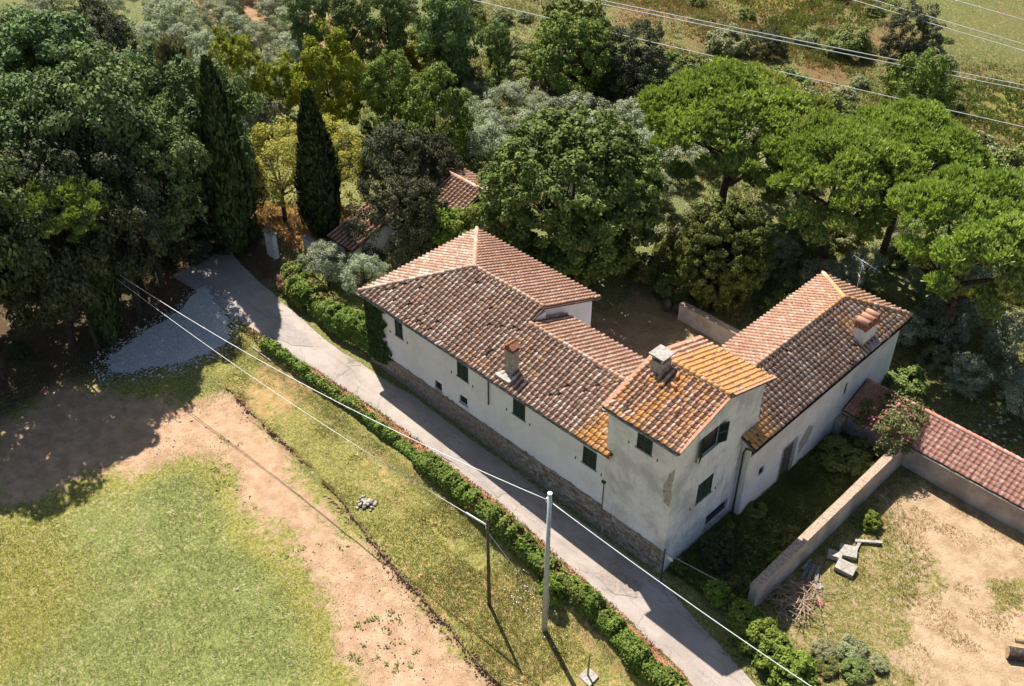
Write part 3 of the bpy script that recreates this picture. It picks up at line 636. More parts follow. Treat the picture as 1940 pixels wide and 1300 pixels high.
#patch(tow, (0, TY0, 0), (1, 0, 0), (0, -1, 0), [(11.3, 1.6), (11.3, 3.6), (11.75, 3.9), (11.75, 1.6)], M['mortar'])
rf = Roof(tow)
rf.slope((6.67, -.30, 10.0), (1, 0, 0), (0, 1, 0), KT, [(0, 0), (5.4, 0), (5.4, 4.4), (0, 4.4)], 'orange_tile', lambda a, b: .85 if abs(a-2.1-.12*b) < .22+.3*float(vnoise(a, b, .7, 5)) else .42, wob=1.3)
rf.slope((12.07, 8.5, 10.0), (-1, 0, 0), (0, -1, 0), KT, [(0, 0), (5.4, 0), (5.4, 4.4), (0, 4.4)], 'orange_tile', lambda a, b: .85 if a < 4.3 else .35, wob=.5)
rf.ridge((12.05, 4.1, 11.36+.05), (6.7, 4.1, 11.36+.05), 'orange_tile', .85, .17)
troof = rf.finish(ntile=300)
for (x0, x1) in ((11.80, 12.14), (6.60, 6.90)):   # flat verge tiles up both slopes of each gable
    for sgn in (1, -1):
        for i in range(13):
            t = .05+i*.335; y = 4.1-sgn*(4.4-t); z = 10.0+KT*t
            T = Matrix.Translation((0, y, z+.055)) @ Matrix.Rotation(sgn*math.atan(KT)+sgn*.05, 4, 'X'); o = MB().box(x0, x1, -.03, .33, 0, .035, T, .006).build('verge_tile', M['orange_tile'], troof)
for x, y, a in ((9.3, 2.75, 1.2), (8.6, 2.4, .3), (8.95, 3.3, .5), (10.3, 1.5, .1)):   # slipped loose tiles
    o = bpy.data.objects.new('tile', variant('orange_tile', COP, 2, 2)); COL.objects.link(o); o.parent = troof
    o.matrix_local = Matrix.Translation((x, y, 10.0+KT*(y+.3)+.13)) @ Matrix.Rotation(math.atan(KT), 4, 'X') @ Matrix.Rotation(a, 4, 'Z')
gutter(tow, (6.68, -.38, 9.93), (12.0, -.38, 9.93), (0, -1, 0), M['gutter'], .06)
ch = MB().box(7.25, 8.05, 3.0, 3.85, 10.7, 11.85).build('chimney', M['concrete'], tow)
for x in (7.28, 7.92):
    for y in (3.03, 3.7): MB().box(x, x+.1, y, y+.12, 11.85, 12.2).build('chimney_pier', M['chim'], ch)
MB().box(7.4, 7.9, 3.15, 3.7, 11.85, 12.15).build('flue', M['frame'], ch)
MB().box(7.12, 8.18, 2.88, 3.97, 12.2, 12.3).build('chimney_slab', M['concrete'], ch)

# ---- side wing
win = empty('side_wing', (9.3, 15, 0), 'white rear wing with hipped brown tile roof and brick-topped chimney', 'house')
mb = MB(); DX0, DX1, DY0, DY1 = 6.15, 12.4, 6.85, 24.6
DR = [(11.15, 12.55, -.3, 2.75), (8.4, 8.95, 2.3, 2.95), (17.95, 18.3, 3.0, 4.1), (14.2, 15.6, 5.35, 5.65), (11.6, 12.9, 5.35, 5.65), (7.0, 8.0, 4.9, 5.5)]
facade(mb, (DX1, DY0, 0), (0, 1, 0), (1, 0, 0), DY1-DY0, -1.2, 6.0, [(a-DY0, b-DY0, c, d) for a, b, c, d in DR], .2)
facade(mb, (DX1, DY1, 0), (-1, 0, 0), (0, 1, 0), DX1-DX0, -1.2, 6.0)
facade(mb, (DX0, DY1, 0), (0, -1, 0), (-1, 0, 0), DY1-TY1, -1.2, 6.0, [(3, 4, 3, 4.4), (8, 9, 3, 4.4)])
facade(mb, (TX1+.003, DY0, 0), (1, 0, 0), (0, -1, 0), DX1-TX1-.003, -1.2, 6.0)
mb.build('wall', M['plaster_pink'], win)
T0 = frameM((DX1, 0, 0), (0, 1, 0), (1, 0, 0))
dr = MB().box(11.2, 12.5, .10, .15, -.3, 2.7, T0).build('door', M['wood_dark'], win)
fr = MB()
for q in ((11.0, 11.15, -.3, 2.9), (12.55, 12.7, -.3, 2.9), (11.15, 12.55, 2.75, 2.9)): fr.box(q[0], q[1], -.03, .0, q[2], q[3], T0)
fr.build('door_surround', M['concrete'], dr); MB().box(12.3, 12.36, .06, .10, 1.0, 1.2, T0).build('handle', M['metal'], dr)
for i, (a, b, c, d) in enumerate(DR[1:]):
    w = MB().box(a+.01, b-.01, .12, .16, c+.01, d-.01, T0).build('small_window', M['glass'], win); fr = MB()
    for q in ((a, a+.05, c, d), (b-.05, b, c, d), (a+.05, b-.05, c, c+.05), (a+.05, b-.05, d-.05, d)): fr.box(q[0]+.003, q[1]-.003, .07, .12, q[2]+.003, q[3]-.003, T0)
    fr.build('window_frame', M['frame'], w)
patch(win, (DX1, 0, 0), (0, 1, 0), (1, 0, 0), [(13.0, 2.0), (13.9, 3.0), (14.6, 2.6), (14.2, 1.4), (13.2, .9)], M['bareplaster'])
KD, DZ = .42, 6.14
rf = Roof(win)
rf.slope((12.8, 6.5, DZ), (0, 1, 0), (-1, 0, 0), KD, [(0, 0), (18.5, 0), (14.97, 3.53), (1.7, 3.53), (1.7, .98), (0, .98)], 'grey_tile', lambda a, b: max(.9*float(sm((4.2-a)/3.2)), .45*float(sm((a-10)/4)), .14+.3*(float(vnoise(a, b, 1.2, 71)) > .82)), wob=1.1, dirty=.05)
rf.slope((5.74, 25, DZ), (0, -1, 0), (1, 0, 0), KD, [(0, 0), (16.8, 0), (16.8, 3.53), (3.53, 3.53)], 'salmon_tile', lambda a, b: .12 if a > 6 else .3, wob=.4)
rf.slope((12.8, 25, DZ), (-1, 0, 0), (0, -1, 0), KD, [(0, 0), (7.06, 0), (3.53, 3.53)], 'salmon_tile', lambda a, b: .3, wob=.5)
DRZ = DZ+KD*3.53+.06
rf.ridge((9.27, 8.2, DRZ), (9.27, 21.47, DRZ), 'salmon_tile', lambda t: .15+.6*t); rf.ridge((12.74, 24.94, DZ+.08), (9.27, 21.47, DRZ), 'salmon_tile', lambda t: .1+.8*t); rf.ridge((5.8, 24.94, DZ+.08), (9.27, 21.47, DRZ), 'orange_tile', lambda t: .4+.5*t)
rf.finish()
gutter(win, (12.88, 6.5, DZ-.05), (12.88, 25.0, DZ-.05), (1, 0, 0), M['gutter_dark'])
pipe(win, 'downpipe', [(12.85, 6.6, 6.0), (12.1, 6.76, 5.6), (12.0, 6.76, 5.2), (12.0, 6.76, -.3)], .055, M['gutter_dark'])
ch = MB().box(11.45, 12.25, 19.3, 20.9, 6.2, 7.55).build('chimney', M['plaster_pink'], win)
tp = MB()
for y in np.linspace(19.25, 20.72, 6): tp.box(11.4, 11.56, y, y+.2, 7.552, 7.95); tp.box(12.14, 12.3, y, y+.2, 7.552, 7.95)
tp.box(11.4, 12.3, 19.25, 20.95, 7.95, 8.08); tp.box(11.6, 12.1, 19.4, 20.8, 7.552, 7.94); tp.build('brick_lantern', M['brick'], ch)
for i in range(3):
    y = 19.5+i*.58; g1 = coppo(.25, .25, .9, 0, 5, .04, 0); o = link('cowl_tile', quadmesh('cowl', g1[0], g1[1], {'tint': np.full(len(g1[1]), .3), 'lich': np.full(len(g1[1]), .3)}, M['orange_tile']), ch)
    o.matrix_local = Matrix.Translation((12.3, y, 8.09)) @ Matrix.Rotation(math.pi/2, 4, 'Z')
MB().box(12.2, 12.86, 19.5, 20.7, 6.15, 6.35, Matrix.Translation((0, 0, 0)) ).build('chimney_apron', M['concrete'], ch)
# rooftop aerial
an = empty('television_aerial', (9.6, 22.4, 7.2), 'thin metal television aerial on the hip of the rear wing roof', 'aerial')
pipe(an, 'mast', [(9.6, 22.4, 7.0), (9.6, 22.4, 10.4)], .022, M['metal'])
def yagi(c, d, e, L, nel, el):
    c, d, e = Vector(c), Vector(d).normalized(), Vector(e).normalized()
    bm = pipe(an, 'boom', [c-d*L*.45, c+d*L*.55], .018, M['metal'])
    for i in range(nel): q = c+d*L*(-.45+i/(nel-1)); MB().tube([q-e*el/2, q+e*el/2], .011, 5).build('rod', M['metal'], bm)
yagi((9.6, 22.4, 10.3), (.9, -.2, 0), (.15, .5, .9), 1.9, 6, .5); yagi((9.6, 22.4, 10.0), (-.6, .7, 0), (.7, .6, 0), 1.2, 9, .28); yagi((9.6, 22.4, 9.0), (.5, -.5, -.4), (.1, .1, 1), .7, 4, .5)

# ------------------------------------------------------------------ vegetation: crowns made of leaf-sized faces
def unit(a): return a/np.maximum(np.linalg.norm(a, axis=-1, keepdims=True), 1e-9)
def leaves(C, nrm, size, asp=.65, upaxis=None):
    """one quad per centre C with normal nrm"""
    n_ = len(C); r = unit(rng.normal(size=(n_, 3))) if upaxis is None else upaxis
    a = unit(np.cross(nrm, r)); b = np.cross(nrm, a); s = (size*rng.uniform(.45, 1.5, n_))[:, None]
    fold = nrm*s*.18
    V = np.stack([C-b*s*.5, C+a*s*.5*asp+fold*.6, C+b*s*.55, C-a*s*.5*asp+fold*.6], 1).reshape(-1, 3)
    return V, np.arange(4*n_).reshape(-1, 4)
def lobes(d, k, amp, p=3):
    c = unit(rng.normal(size=(k, 3))); return 1-amp*.5+amp*np.max(np.maximum(0, d@c.T)**p, 1)
def crown(name, mat, rx, rz, nclump, per, leaf, cr, amp=.35, lo=-.75, inner=.45, asp=.65, up=.5, flatten=.7, k=14):
    d = unit(rng.normal(size=(nclump*3, 3))); d = d[d[:, 2] > lo][:nclump]; rho = (inner+(1-inner)*rng.random(len(d))**.35)
    R_ = lobes(d, k, amp, 6)*rho
    cc = d*R_[:, None]*np.array([rx, rx, rz]); q = np.repeat(cc, per, 0); dq = np.repeat(d, per, 0); cs = np.repeat(rng.uniform(.6, 1.35, len(cc)), per)[:, None]
    od = unit(rng.normal(size=q.shape)+dq*.35); off = od*cr*cs*(.35+.75*rng.random((len(q), 1))**.6)*np.array([1, 1, flatten])+rng.normal(size=q.shape)*cr*.12; pos = q+off
    nr = unit(od*.75+dq*.3+np.array([0, 0, up])+rng.normal(size=q.shape)*.42)
    tint = np.clip(np.repeat(rng.random(len(cc)), per)*.35+.65*rng.random(len(q))**1.4, 0, 1)
    V, F = leaves(pos, nr, leaf, asp); return quadmesh(name, V, F, {'tint': tint}, M[mat])
def trunkmesh(name, nl=9, spread=.62, lean=.05, top=1.25, mat='bark', r=.055, fork=.42, sides=6):
    """unit tree skeleton: height 1 = crown centre"""
    mb = MB(); x, y = random.uniform(-lean, lean), random.uniform(-lean, lean)
    mb.tube([(0, 0, -.06), (0, 0, .02), (x*.5, y*.5, fork), (x, y, .8), (x*1.2, y*1.2, top)], [r*1.5, r*1.15, r*.85, r*.5, r*.15], 8)
    for i in range(nl):
        a = i*2.4+random.random(); z0 = fork+(.75-fork)*random.random(); L = spread*random.uniform(.7, 1.1); z1 = z0+random.uniform(.15, .5)
        p0 = Vector((x*.6, y*.6, z0)); p2 = Vector((math.cos(a)*L, math.sin(a)*L, z1)); p1 = p0.lerp(p2, .5)+Vector((0, 0, -.04))
        mb.tube([p0, p1, p2], [r*.42, r*.28, r*.08], sides)
        for s in (-.5, .5): 
            b = a+s; p3 = p1+Vector((math.cos(b)*L*.45, math.sin(b)*L*.45, .2)); mb.tube([p1, p3], [r*.22, r*.06], 5)
    return mb.mesh(name, M[mat], True)
TRUNKS = [trunkmesh('trunk_mesh') for _ in range(3)]
CR = {}
CR['linden'] = [crown('c', 'linden', .98, .98, 700, 110, .040, .082, .12, -.95, .4)]
CR['oak'] = [crown('c', 'oak', 1, .9, 165, 135, .060, .155, .65, -.8, .4, k=11) for _ in range(3)]
CR['lime'] = [crown('c', 'limelight', 1, 1, 150, 105, .068, .155, .3, -.9, .55), crown('c', 'limelight', 1, 1, 150, 105, .068, .155, .35, -.9, .55)]
CR['darklime'] = [crown('c', 'lindenpale', 1, 1, 170, 105, .064, .15, .35, -.9, .55), crown('c', 'lindenpale', 1, 1, 170, 105, .064, .15, .4, -.9, .55)]
CR['holm'] = [crown('c', 'holm', 1, 1, 190, 110, .050, .14, .4, -.9, .5) for _ in range(2)]
CR['mimosa'] = [crown('c', 'mimosa', 1, .85, 150, 85, .046, .14, .35, -.55, .35, .5)]
CR['olive'] = [crown('c', 'olive', 1, .85, 75, 105, .080, .20, .5, -.7, .35, .4) for _ in range(3)]
CR['shrub'] = [crown('c', 'shrub', 1, .8, 70, 90, .11, .23, .5, -.3, .5) for _ in range(2)]
CR['scrub'] = [crown('c', 'scrub', 1, .75, 65, 90, .11, .23, .5, -.3, .45) for _ in range(2)]
CR['poplar'] = [crown('c', 'poplar', .8, 1.15, 130, 100, .066, .16, .5, -.95, .4) for _ in range(2)]
CR['vine'] = [crown('c', 'vine', 1, .75, 85, 80, .13, .2, .5, -.3, .5)]
CR['broom'] = [crown('c', 'yellowbush', 1, .85, 80, 80, .11, .2, .4, -.3, .55)]
CR['dry'] = [crown('c', 'dryleaf', 1, .8, 60, 70, .12, .22, .5, -.3, .5)]
def pinecrown(name, rx=1., rz=.55):
    C, U, T = [], [], []
    def pad(c, pr, dens, tt):
        nt_ = int(dens*pr*pr)+14; d = unit(rng.normal(size=(nt_, 3))); d[:, 2] = np.abs(d[:, 2])*1.1-.25; d = unit(d)
        C.append(c+d*pr*np.array([1, 1, .6])*(.7+.35*rng.random((nt_, 1)))); U.append(unit(d*.4+np.array([0, 0, .95]))); T.append(np.full(nt_, tt))
    for i in range(38):
        a = i*2.39996+random.uniform(-.35, .35); rr = math.sqrt((i+.5)/38)*.88; pad(np.array([math.cos(a)*rr, math.sin(a)*rr, rz*(.62-rr*rr*.75)+random.uniform(-.09, .07)]), random.uniform(.14, .24), 1700, random.random())
    for i in range(26):
        a = i*2.39996+random.uniform(-.4, .4); rr = random.uniform(.6, 1.0); pad(np.array([math.cos(a)*rr, math.sin(a)*rr, -rz*random.uniform(.15, .55)]), random.uniform(.10, .18), 1700, random.random())
    for i in range(12):
        a = random.random()*6.28; rr = random.uniform(.35, .9); pad(np.array([math.cos(a)*rr, math.sin(a)*rr, -rz*random.uniform(.6, 1.1)]), random.uniform(.08, .14), 2000, random.random()*.6)
    C, U, T = np.concatenate(C), np.concatenate(U), np.concatenate(T); per = 11
    Cq, Uq = np.repeat(C, per, 0), np.repeat(U, per, 0); d = unit(Uq*.9+rng.normal(size=Uq.shape)*.36); L = rng.uniform(.05, .095, len(d))[:, None]; w = .0095
    a = unit(np.cross(d, rng.normal(size=d.shape))); V = np.stack([Cq-a*w*.6, Cq+a*w*.6, Cq+d*L+a*w, Cq+d*L-a*w], 1).reshape(-1, 3)
    tint = np.clip(np.repeat(T, per)*.45+.55*rng.random(len(d)), 0, 1); return quadmesh(name, V, np.arange(len(V)).reshape(-1, 4), {'tint': tint}, M['pine'])
CR['pine'] = [pinecrown('c'), pinecrown('c'), pinecrown('c')]
def spindle(name, mat, n_, leaf, prof, rough=.06):
    z = rng.random(n_)**.9; a = rng.random(n_)*6.283; r = np.interp(z, [p[0] for p in prof], [p[1] for p in prof])*(1+.12*np.sin(a*3+z*9)+.1*np.sin(a*5-z*17))*(.58+.52*rng.random(n_)**1.6)
    P = np.stack([np.cos(a)*r, np.sin(a)*r, z], 1)+rng.normal(size=(n_, 3))*np.array([rough*.08, rough*.08, .008]); nr = unit(np.stack([np.cos(a), np.sin(a), np.full(n_, .2)], 1)+rng.normal(size=(n_, 3))*.45)
    upv = unit(np.stack([np.zeros(n_), np.zeros(n_), np.ones(n_)], 1)+rng.normal(size=(n_, 3))*.25)
    aa = unit(np.cross(nr, upv)); b = unit(upv+nr*.25); s = leaf*rng.uniform(.6, 1.4, n_)[:, None]
    V = np.stack([P-aa*s*.25, P+aa*s*.25, P+b*s+aa*s*.1, P+b*s-aa*s*.1], 1).reshape(-1, 3)
    return quadmesh(name, V, np.arange(4*n_).reshape(-1, 4), {'tint': rng.random(n_)}, M[mat])
CYP = spindle('c', 'cypress', 20000, .036, [(0, .045), (.05, .085), (.25, .125), (.5, .115), (.75, .078), (.92, .035), (1, .006)])
CED = spindle('c', 'cedar', 9000, .04, [(0, .10), (.1, .19), (.4, .16), (.7, .10), (.92, .04), (1, .01)], .6)
def gz(x, y): return float(tz(x, y, False))
cnt = [0]
def tree(kind, x, y, zc, rx, rz, label, name='tree', group=None, cat='tree', trunk=True, rot=None, z0=None, var=None, tmesh=None, tsc=None):
    g0 = gz(x, y) if z0 is None else z0; cnt[0] += 1; i = cnt[0]
    e = empty(name, (x, y, g0), label, cat, group); rot = (i*1.7) % 6.28 if rot is None else rot
    ms = CR[kind]; me = ms[(i if var is None else var) % len(ms)]
    c = bpy.data.objects.new('crown' if trunk else 'foliage', me); COL.objects.link(c); c.parent = e; c.location = (0, 0, zc-g0); c.rotation_euler = (0, 0, rot); c.scale = (rx, rx, rz)
    if trunk:
        t = bpy.data.objects.new('trunk', tmesh or TRUNKS[i % 3]); COL.objects.link(t); t.parent = e; t.scale = tsc or (rx, rx, zc-g0); t.rotation_euler = (0, 0, rot*2)
    return e
# lindens and plane-like trees behind the house
tree('linden', -12.6, 18.4, 7.3, 6.9, 6.9, 'huge round dark green linden towering behind the farmhouse', 'linden_tree')
tree('linden', -2.0, 24.0, 4.6, 3.7, 4.4, 'dark leafy tree between the big linden and the rear wing', 'linden_tree')
tree('darklime', -17.5, 14.5, 3.6, 2.6, 3.2, 'leafy tree leaning over the far hut beside the huge linden', 'linden_tree')
for a in ((-49.0, 12.7, 7, 2.5, 4.3, 'lime', 'bright yellow-green tree just right of the tall left cypress'), (-48.8, 17.4, 5, 1.8, 2.6, 'lime', 'small bright yellow-green tree between two taller rounded trees'),
          (-42.8, 18.2, 7, 3.1, 4.6, 'lime', 'tall rounded tree with yellow-green top behind the second cypress'), (-38.3, 22.0, 6.5, 2.5, 3.6, 'darklime', 'dark rounded tree with light top right of the yellow-green lindens'),
          (-31.9, 21.7, 6, 3.0, 4.4, 'darklime', 'dark domed tree behind the far tiled hut')):
    tree(a[5], a[0], a[1], a[2], a[3], a[4], a[6], 'linden_tree')
tree('holm', -28.4, 14.2, 6, 3.1, 3.9, 'grey-green dense tree directly above the half-hidden red roof', 'holm_oak')
tree('holm', -23.2, 9.9, 4.3, 3.3, 4.2, 'black-green tree in shade between red roof and farmhouse', 'holm_oak')
tree('holm', -27.0, 17.5, 4, 2.4, 3.2, 'shaded evergreen tree left of the far hut', 'holm_oak')
TM = trunkmesh('trunk_mesh', 14, .8, .04, 1.2, 'bark', .05, .5)
tree('mimosa', -33.8, 6.2, 6.0, 4.3, 4.2, 'feathery olive-yellow tree with bare trunk between the two cypresses', 'mimosa_tree', tmesh=TM, tsc=(3.6, 3.6, 4.8))
tree('mimosa', -32.6, 11.0, 5.4, 3.6, 3.8, 'feathery olive-yellow tree half hidden behind the right cypress', 'mimosa_tree', tmesh=TM, tsc=(3, 3, 4.2))
# cypresses
def cypress(x, y, h, w, label, me=CYP, name='cypress_tree', lean=0):
    g0 = gz(x, y); e = empty(name, (x, y, g0), label, 'tree'); c = bpy.data.objects.new('crown', me); COL.objects.link(c); c.parent = e; c.location = (0, 0, .5); c.scale = (w, w, h-.5); c.rotation_euler = (0, 0, x)
    t = MB().tube([(x, y, g0-.2), (x, y, g0+h*.6)], [.22, .06], 8).build('trunk', M['bark'], e)
cypress(-32.4, .7, 16.2, 12.0, 'tall narrow dark cypress left of the gate pillar'); cypress(-29.3, 6.9, 12.8, 12.0, 'tall dark cypress standing over the half-hidden red roof')
cypress(-29.9, -12.2, 13.2, 8.5, 'slim dark cypress in the shade at the left edge woods'); cypress(-48.5, 6.6, 11.2, 9.5, 'loose greyish conifer behind the tall left cypress', CED, 'conifer_tree')
# woods on the left
OAKS = [(-36.0, -6.6, 13.6, 4.9, 6.0, 'broad lit oak in the middle of the woods'), (-60.2, 5.6, 8.5, 3.2, 4.4, 'dark evergreen at the top of the woods beside the dry slope'), (-36.8, 1.8, 10.0, 3.9, 5.2, 'oak between the broad lit oak and the tall left cypress'), (-33.6, -5.8, 10.6, 3.8, 5.2, 'pale green oak beside the tall left cypress'),
        (-39.2, -11.3, 12.2, 4.3, 5.2, 'oak at the left edge above the yellow pine'), (-32.0, -8.8, 9.4, 4.1, 6.6, 'tree overhanging the gravel apron, its leaves darkened to imitate shade'), (-32.2, -14.2, 9.6, 4.4, 7.0, 'tree below the yellow pine, with shade put into its leaf colour'),
        (-32.0, -19.6, 11.4, 4.8, 7.0, 'oak at the left frame edge by the field'), (-31.0, -25.4, 10.6, 4.8, 6.8, 'last oak of the wood edge below the left frame edge'), (-56.7, -2.0, 10, 5.0, 5.4, 'oak tree at the top left corner of the woods'), (-50.5, 2.5, 8, 3.8, 4.4, 'oak behind the broad oak in the woods'),
        (-66, -4, 9, 5.2, 5, 'oak at the far top left of the woods'), (-50, -10, 10, 4.3, 5, 'oak deep in the woods at the left frame edge'), (-46.5, -6.4, 9.6, 4.0, 4.8, 'oak between the broad oak and the top left corner'), (-39.5, -18.0, 10, 4.4, 6, 'oak behind the wood edge at the left frame edge'), (-34.8, 2.9, 6.4, 2.7, 4.2, 'dark small oak against the foot of the tall left cypress'), (-43.5, 4.4, 6.5, 2.8, 3.8, 'small oak far behind the tall left cypress')]
for i, a in enumerate(OAKS): tree('holm' if i in (1, 5, 6) else 'oak', *a[:5], a[5], 'oak_tree')  # lower edge trees take dark holm leaves so their shade is in the colour
# pines
PT = []
def pinetrunk(forks):
    mb = MB(); mb.tube([(0, 0, -.05), (0, 0, .03), (.03, .02, .35), (.0, .06, .6), (-.02, .04, .9)], [.085, .06, .05, .042, .02], 9)
    for i in range(12):
        a = i*2.4+random.random()*.5; z0 = .38+.4*random.random(); L = random.uniform(.35, .8); p0 = Vector((.02, .03, z0)); p2 = Vector((math.cos(a)*L, math.sin(a)*L, min(.98, z0+.12+.3*random.random()))); p1 = p0.lerp(p2, .5)+Vector((0, 0, -.05))
        mb.tube([p0, p1, p2], [.026, .018, .006], 6)
        for s in (-.6, .5): b = a+s; mb.tube([p1, p1+Vector((math.cos(b)*L*.5, math.sin(b)*L*.5, .14))], [.012, .004], 5)
    if forks: mb.tube([(.02, .01, .16), (.08, -.03, .34), (.14, -.06, .6), (.16, -.04, .9)], [.045, .038, .03, .012], 8)
    return mb.mesh('pine_trunk_mesh', M['bark_pine'], True)
for i, (x, y, zc, rx, rz, lab) in enumerate([(-8.2, 32.6, 10.6, 6.9, 7.0, 'umbrella pine left of the pine row, behind the dark tree'), (2.0, 32.2, 10.2, 6.0, 6.8, 'umbrella pine behind the far end of the rear wing'), (4.4, 37.6, 10.5, 5.5, 6.2, 'umbrella pine at the back of the pine row'),
                                         (13.2, 31.4, 10.6, 5.8, 7.0, 'umbrella pine with thick forked trunk at the right edge'), (18.5, 38.5, 10.6, 5.4, 6.4, 'umbrella pine cut off by the right frame edge')]):
    g0 = gz(x, y); tm = pinetrunk(i == 3); tree('pine', x, y, zc, rx, rz, lab, 'umbrella_pine', tmesh=tm, tsc=(rx, rx, zc-g0))
tree('pine', -30.4, -13.2, 12.4, 3.0, 3.4, 'small yellow-green pine at the left edge of the woods', 'umbrella_pine', tmesh=PT[0] if PT else None)
# poplars and hedgerow trees at the top
for a in ((-52.4, 28.3, 6, 2.6, 3.6, 'poplar', 'leftmost poplar at the top edge behind the yellow bush'), (-50.2, 31.5, 6.5, 2.9, 4.0, 'poplar', 'second poplar of the group at the top edge'), (-43.0, 33.6, 7, 3.6, 5.0, 'poplar', 'tallest dark poplar at the top edge'), (-57.5, 27, 6.5, 2.6, 3.8, 'poplar', 'poplar at the left of the top edge poplars'), (-47, 37, 6.5, 3.2, 4.4, 'poplar', 'poplar behind the tallest poplar at the top edge'),
          (-41.2, 38.9, 4.2, 1.7, 2.8, 'poplar', 'small slender tree alone beside the bare path'), (-33.0, 41.0, 5.6, 3.9, 4.4, 'darklime', 'broad olive-brown tree below the overhead wire'), (-28.4, 45.1, 5, 3.3, 3.8, 'holm', 'dense dark tree right of the broad tree under the wire'), (-36.5, 45.5, 5.5, 3.4, 4, 'shrub', 'tree behind the broad tree under the wire'),
          (-11.9, 70.3, 5, 2.8, 3.6, 'holm', 'ivy-dark lone tree in the dry field near the top wires'), (-4.3, 57.4, 5.4, 2.9, 4.6, 'darklime', 'dark lone tree in the dry field above the pines'), (-8.5, 69.5, 3, 2.2, 2.6, 'scrub', 'pale shrub tree leaning against the ivy-dark lone tree')):
    tree(a[5], *a[:5], a[6], 'poplar_tree' if a[5] == 'poplar' else 'hedgerow_tree')
for x, y, r, kind, lab in ((-47.9, 34.3, 2.2, 'broom', 'bright yellow rounded bush behind the domed trees'), (-25.1, 64, 2.0, 'holm', 'dark bush left of the lone trees in the dry field'), (-28.5, 61.5, 2.0, 'scrub', 'grey bush beside the dark bush in the dry field'), (-33.6, 38.6, 2.4, 'scrub', 'pale spreading bush under the broad tree'),
                           (-14, 54.5, 2.6, 'scrub', 'pale green bush just above the pine row'), (-17.5, 57.0, 2.4, 'shrub', 'bush on the field border left of the lone tree'), (-10, 53.5, 2.6, 'shrub', 'bush between the pines and the lone dark tree'), (-24.5, 48.5, 2.2, 'holm', 'dark bush right of the dense dark tree'), (-22.2, 50.2, 2.5, 'scrub', 'wide pale bush left of the pine crowns'),
                           (-31, 48.5, 2.6, 'scrub', 'bush behind the dense dark tree'), (1.5, 57.5, 2.8, 'scrub', 'low bush right of the dark lone tree'), (5.5, 58.0, 2.5, 'shrub', 'bush at the right frame edge above the pines'), (-19, 71, 2.2, 'shrub', 'small bush left of the ivy-dark lone tree')):
    tree(kind, x, y, gz(x, y)+r*.45, r, r, lab, 'bush', cat='bush', trunk=False)
# olive grove and scrub behind: many alike
def near(x, y, L, dmin): return all((x-a)**2+(y-b)**2 > dmin**2 for a, b in L)
OL = []; rr = random.Random(4)
def scatter(n_, x0, x1, y0, y1, dmin, ok):
    out = []; tries = 0
    while len(out) < n_ and tries < 4000:
        tries += 1; x, y = rr.uniform(x0, x1), rr.uniform(y0, y1)
        if ok(x, y) and near(x, y, OL, dmin): OL.append((x, y)); out.append((x, y))
    return out
for x, y in scatter(30, -78, -44, 8, 34, 3.6, lambda x, y: y < 4+(-x-44)*.95+8 and y > (-44-x)*.35+9): r = rr.uniform(1.7, 2.5); tree('olive', x, y, gz(x, y)+r*.95, r, r*1.05, 'grey-green olive tree in the dry grove at the top left', 'olive_tree', 'olive trees of the top left grove')
for x, y in scatter(26, -36, -14, 24, 42, 3.2, lambda x, y: y > 24+(-14-x)*.1 and y < 33+(x+36)*.42): r = rr.uniform(1.7, 2.4); tree('olive', x, y, gz(x, y)+r*.9, r, r, 'silvery olive tree in the grove behind the huge linden', 'olive_tree', 'olive trees behind the linden')
for x, y in scatter(26, -9, 26, 27.5, 47, 3.0, lambda x, y: y > 27.5 and not (1 < x < 14 and y < 29)): r = rr.uniform(1.4, 2.2); tree('olive', x, y, gz(x, y)+r*.9, r, r, 'silvery olive tree growing among the pine trunks', 'olive_tree', 'olive trees under the pines')
for x, y in scatter(22, -8, 28, 27, 46, 2.2, lambda x, y: True): r = rr.uniform(.9, 1.6); tree('scrub' if rr.random() < .6 else 'shrub', x, y, gz(x, y)+r*.35, r, r, 'leafy undergrowth bush below the pines', 'bush', 'bushes under the pines', 'bush', False)
for x, y in scatter(30, -40, 6, 47, 62, 2.6, lambda x, y: 47+.12*(x+40) < y < 52.5+.1*(x+40)): r = rr.uniform(1.2, 2.2); tree('scrub' if rr.random() < .6 else 'shrub', x, y, gz(x, y)+r*.4, r, r, 'bush of the wild hedgerow along the dry field', 'bush', 'hedgerow bushes along the field', 'bush', False)
for x, y in scatter(26, -70, -25, 12, 52, 2.4, lambda x, y: y > 10+.3*(-25-x)): r = rr.uniform(.8, 1.6); tree('scrub' if rr.random() < .6 else 'shrub', x, y, gz(x, y)+r*.35, r, r, 'wild shrub in the rough ground behind the trees', 'bush', 'wild shrubs behind the trees', 'bush', False)
for x, y in scatter(16, -60, 10, 64, 110, 5, lambda x, y: True): r = rr.uniform(.7, 1.4); tree('scrub', x, y, gz(x, y)+r*.3, r, r, 'low weedy clump in the dry field', 'bush', 'clumps in the dry field', 'bush', False)
for x, y in scatter(26, -110, -56, -6, 34, 3.8, lambda x, y: y < .95*(-x-44)+12): r = rr.uniform(1.7, 2.6); tree('olive', x, y, gz(x, y)+r*.95, r, r*1.05, 'olive tree on the far slope beyond the woods', 'olive_tree', 'olive trees of the far slope')
for x, y in scatter(12, -52, -33, -26, 3, 2.5, lambda x, y: x < -33): r = rr.uniform(.8, 1.4); tree('holm', x, y, gz(x, y)+r*.4, r, r, 'dark undergrowth bush on the woodland floor', 'bush', 'undergrowth in the woods', 'bush', False)
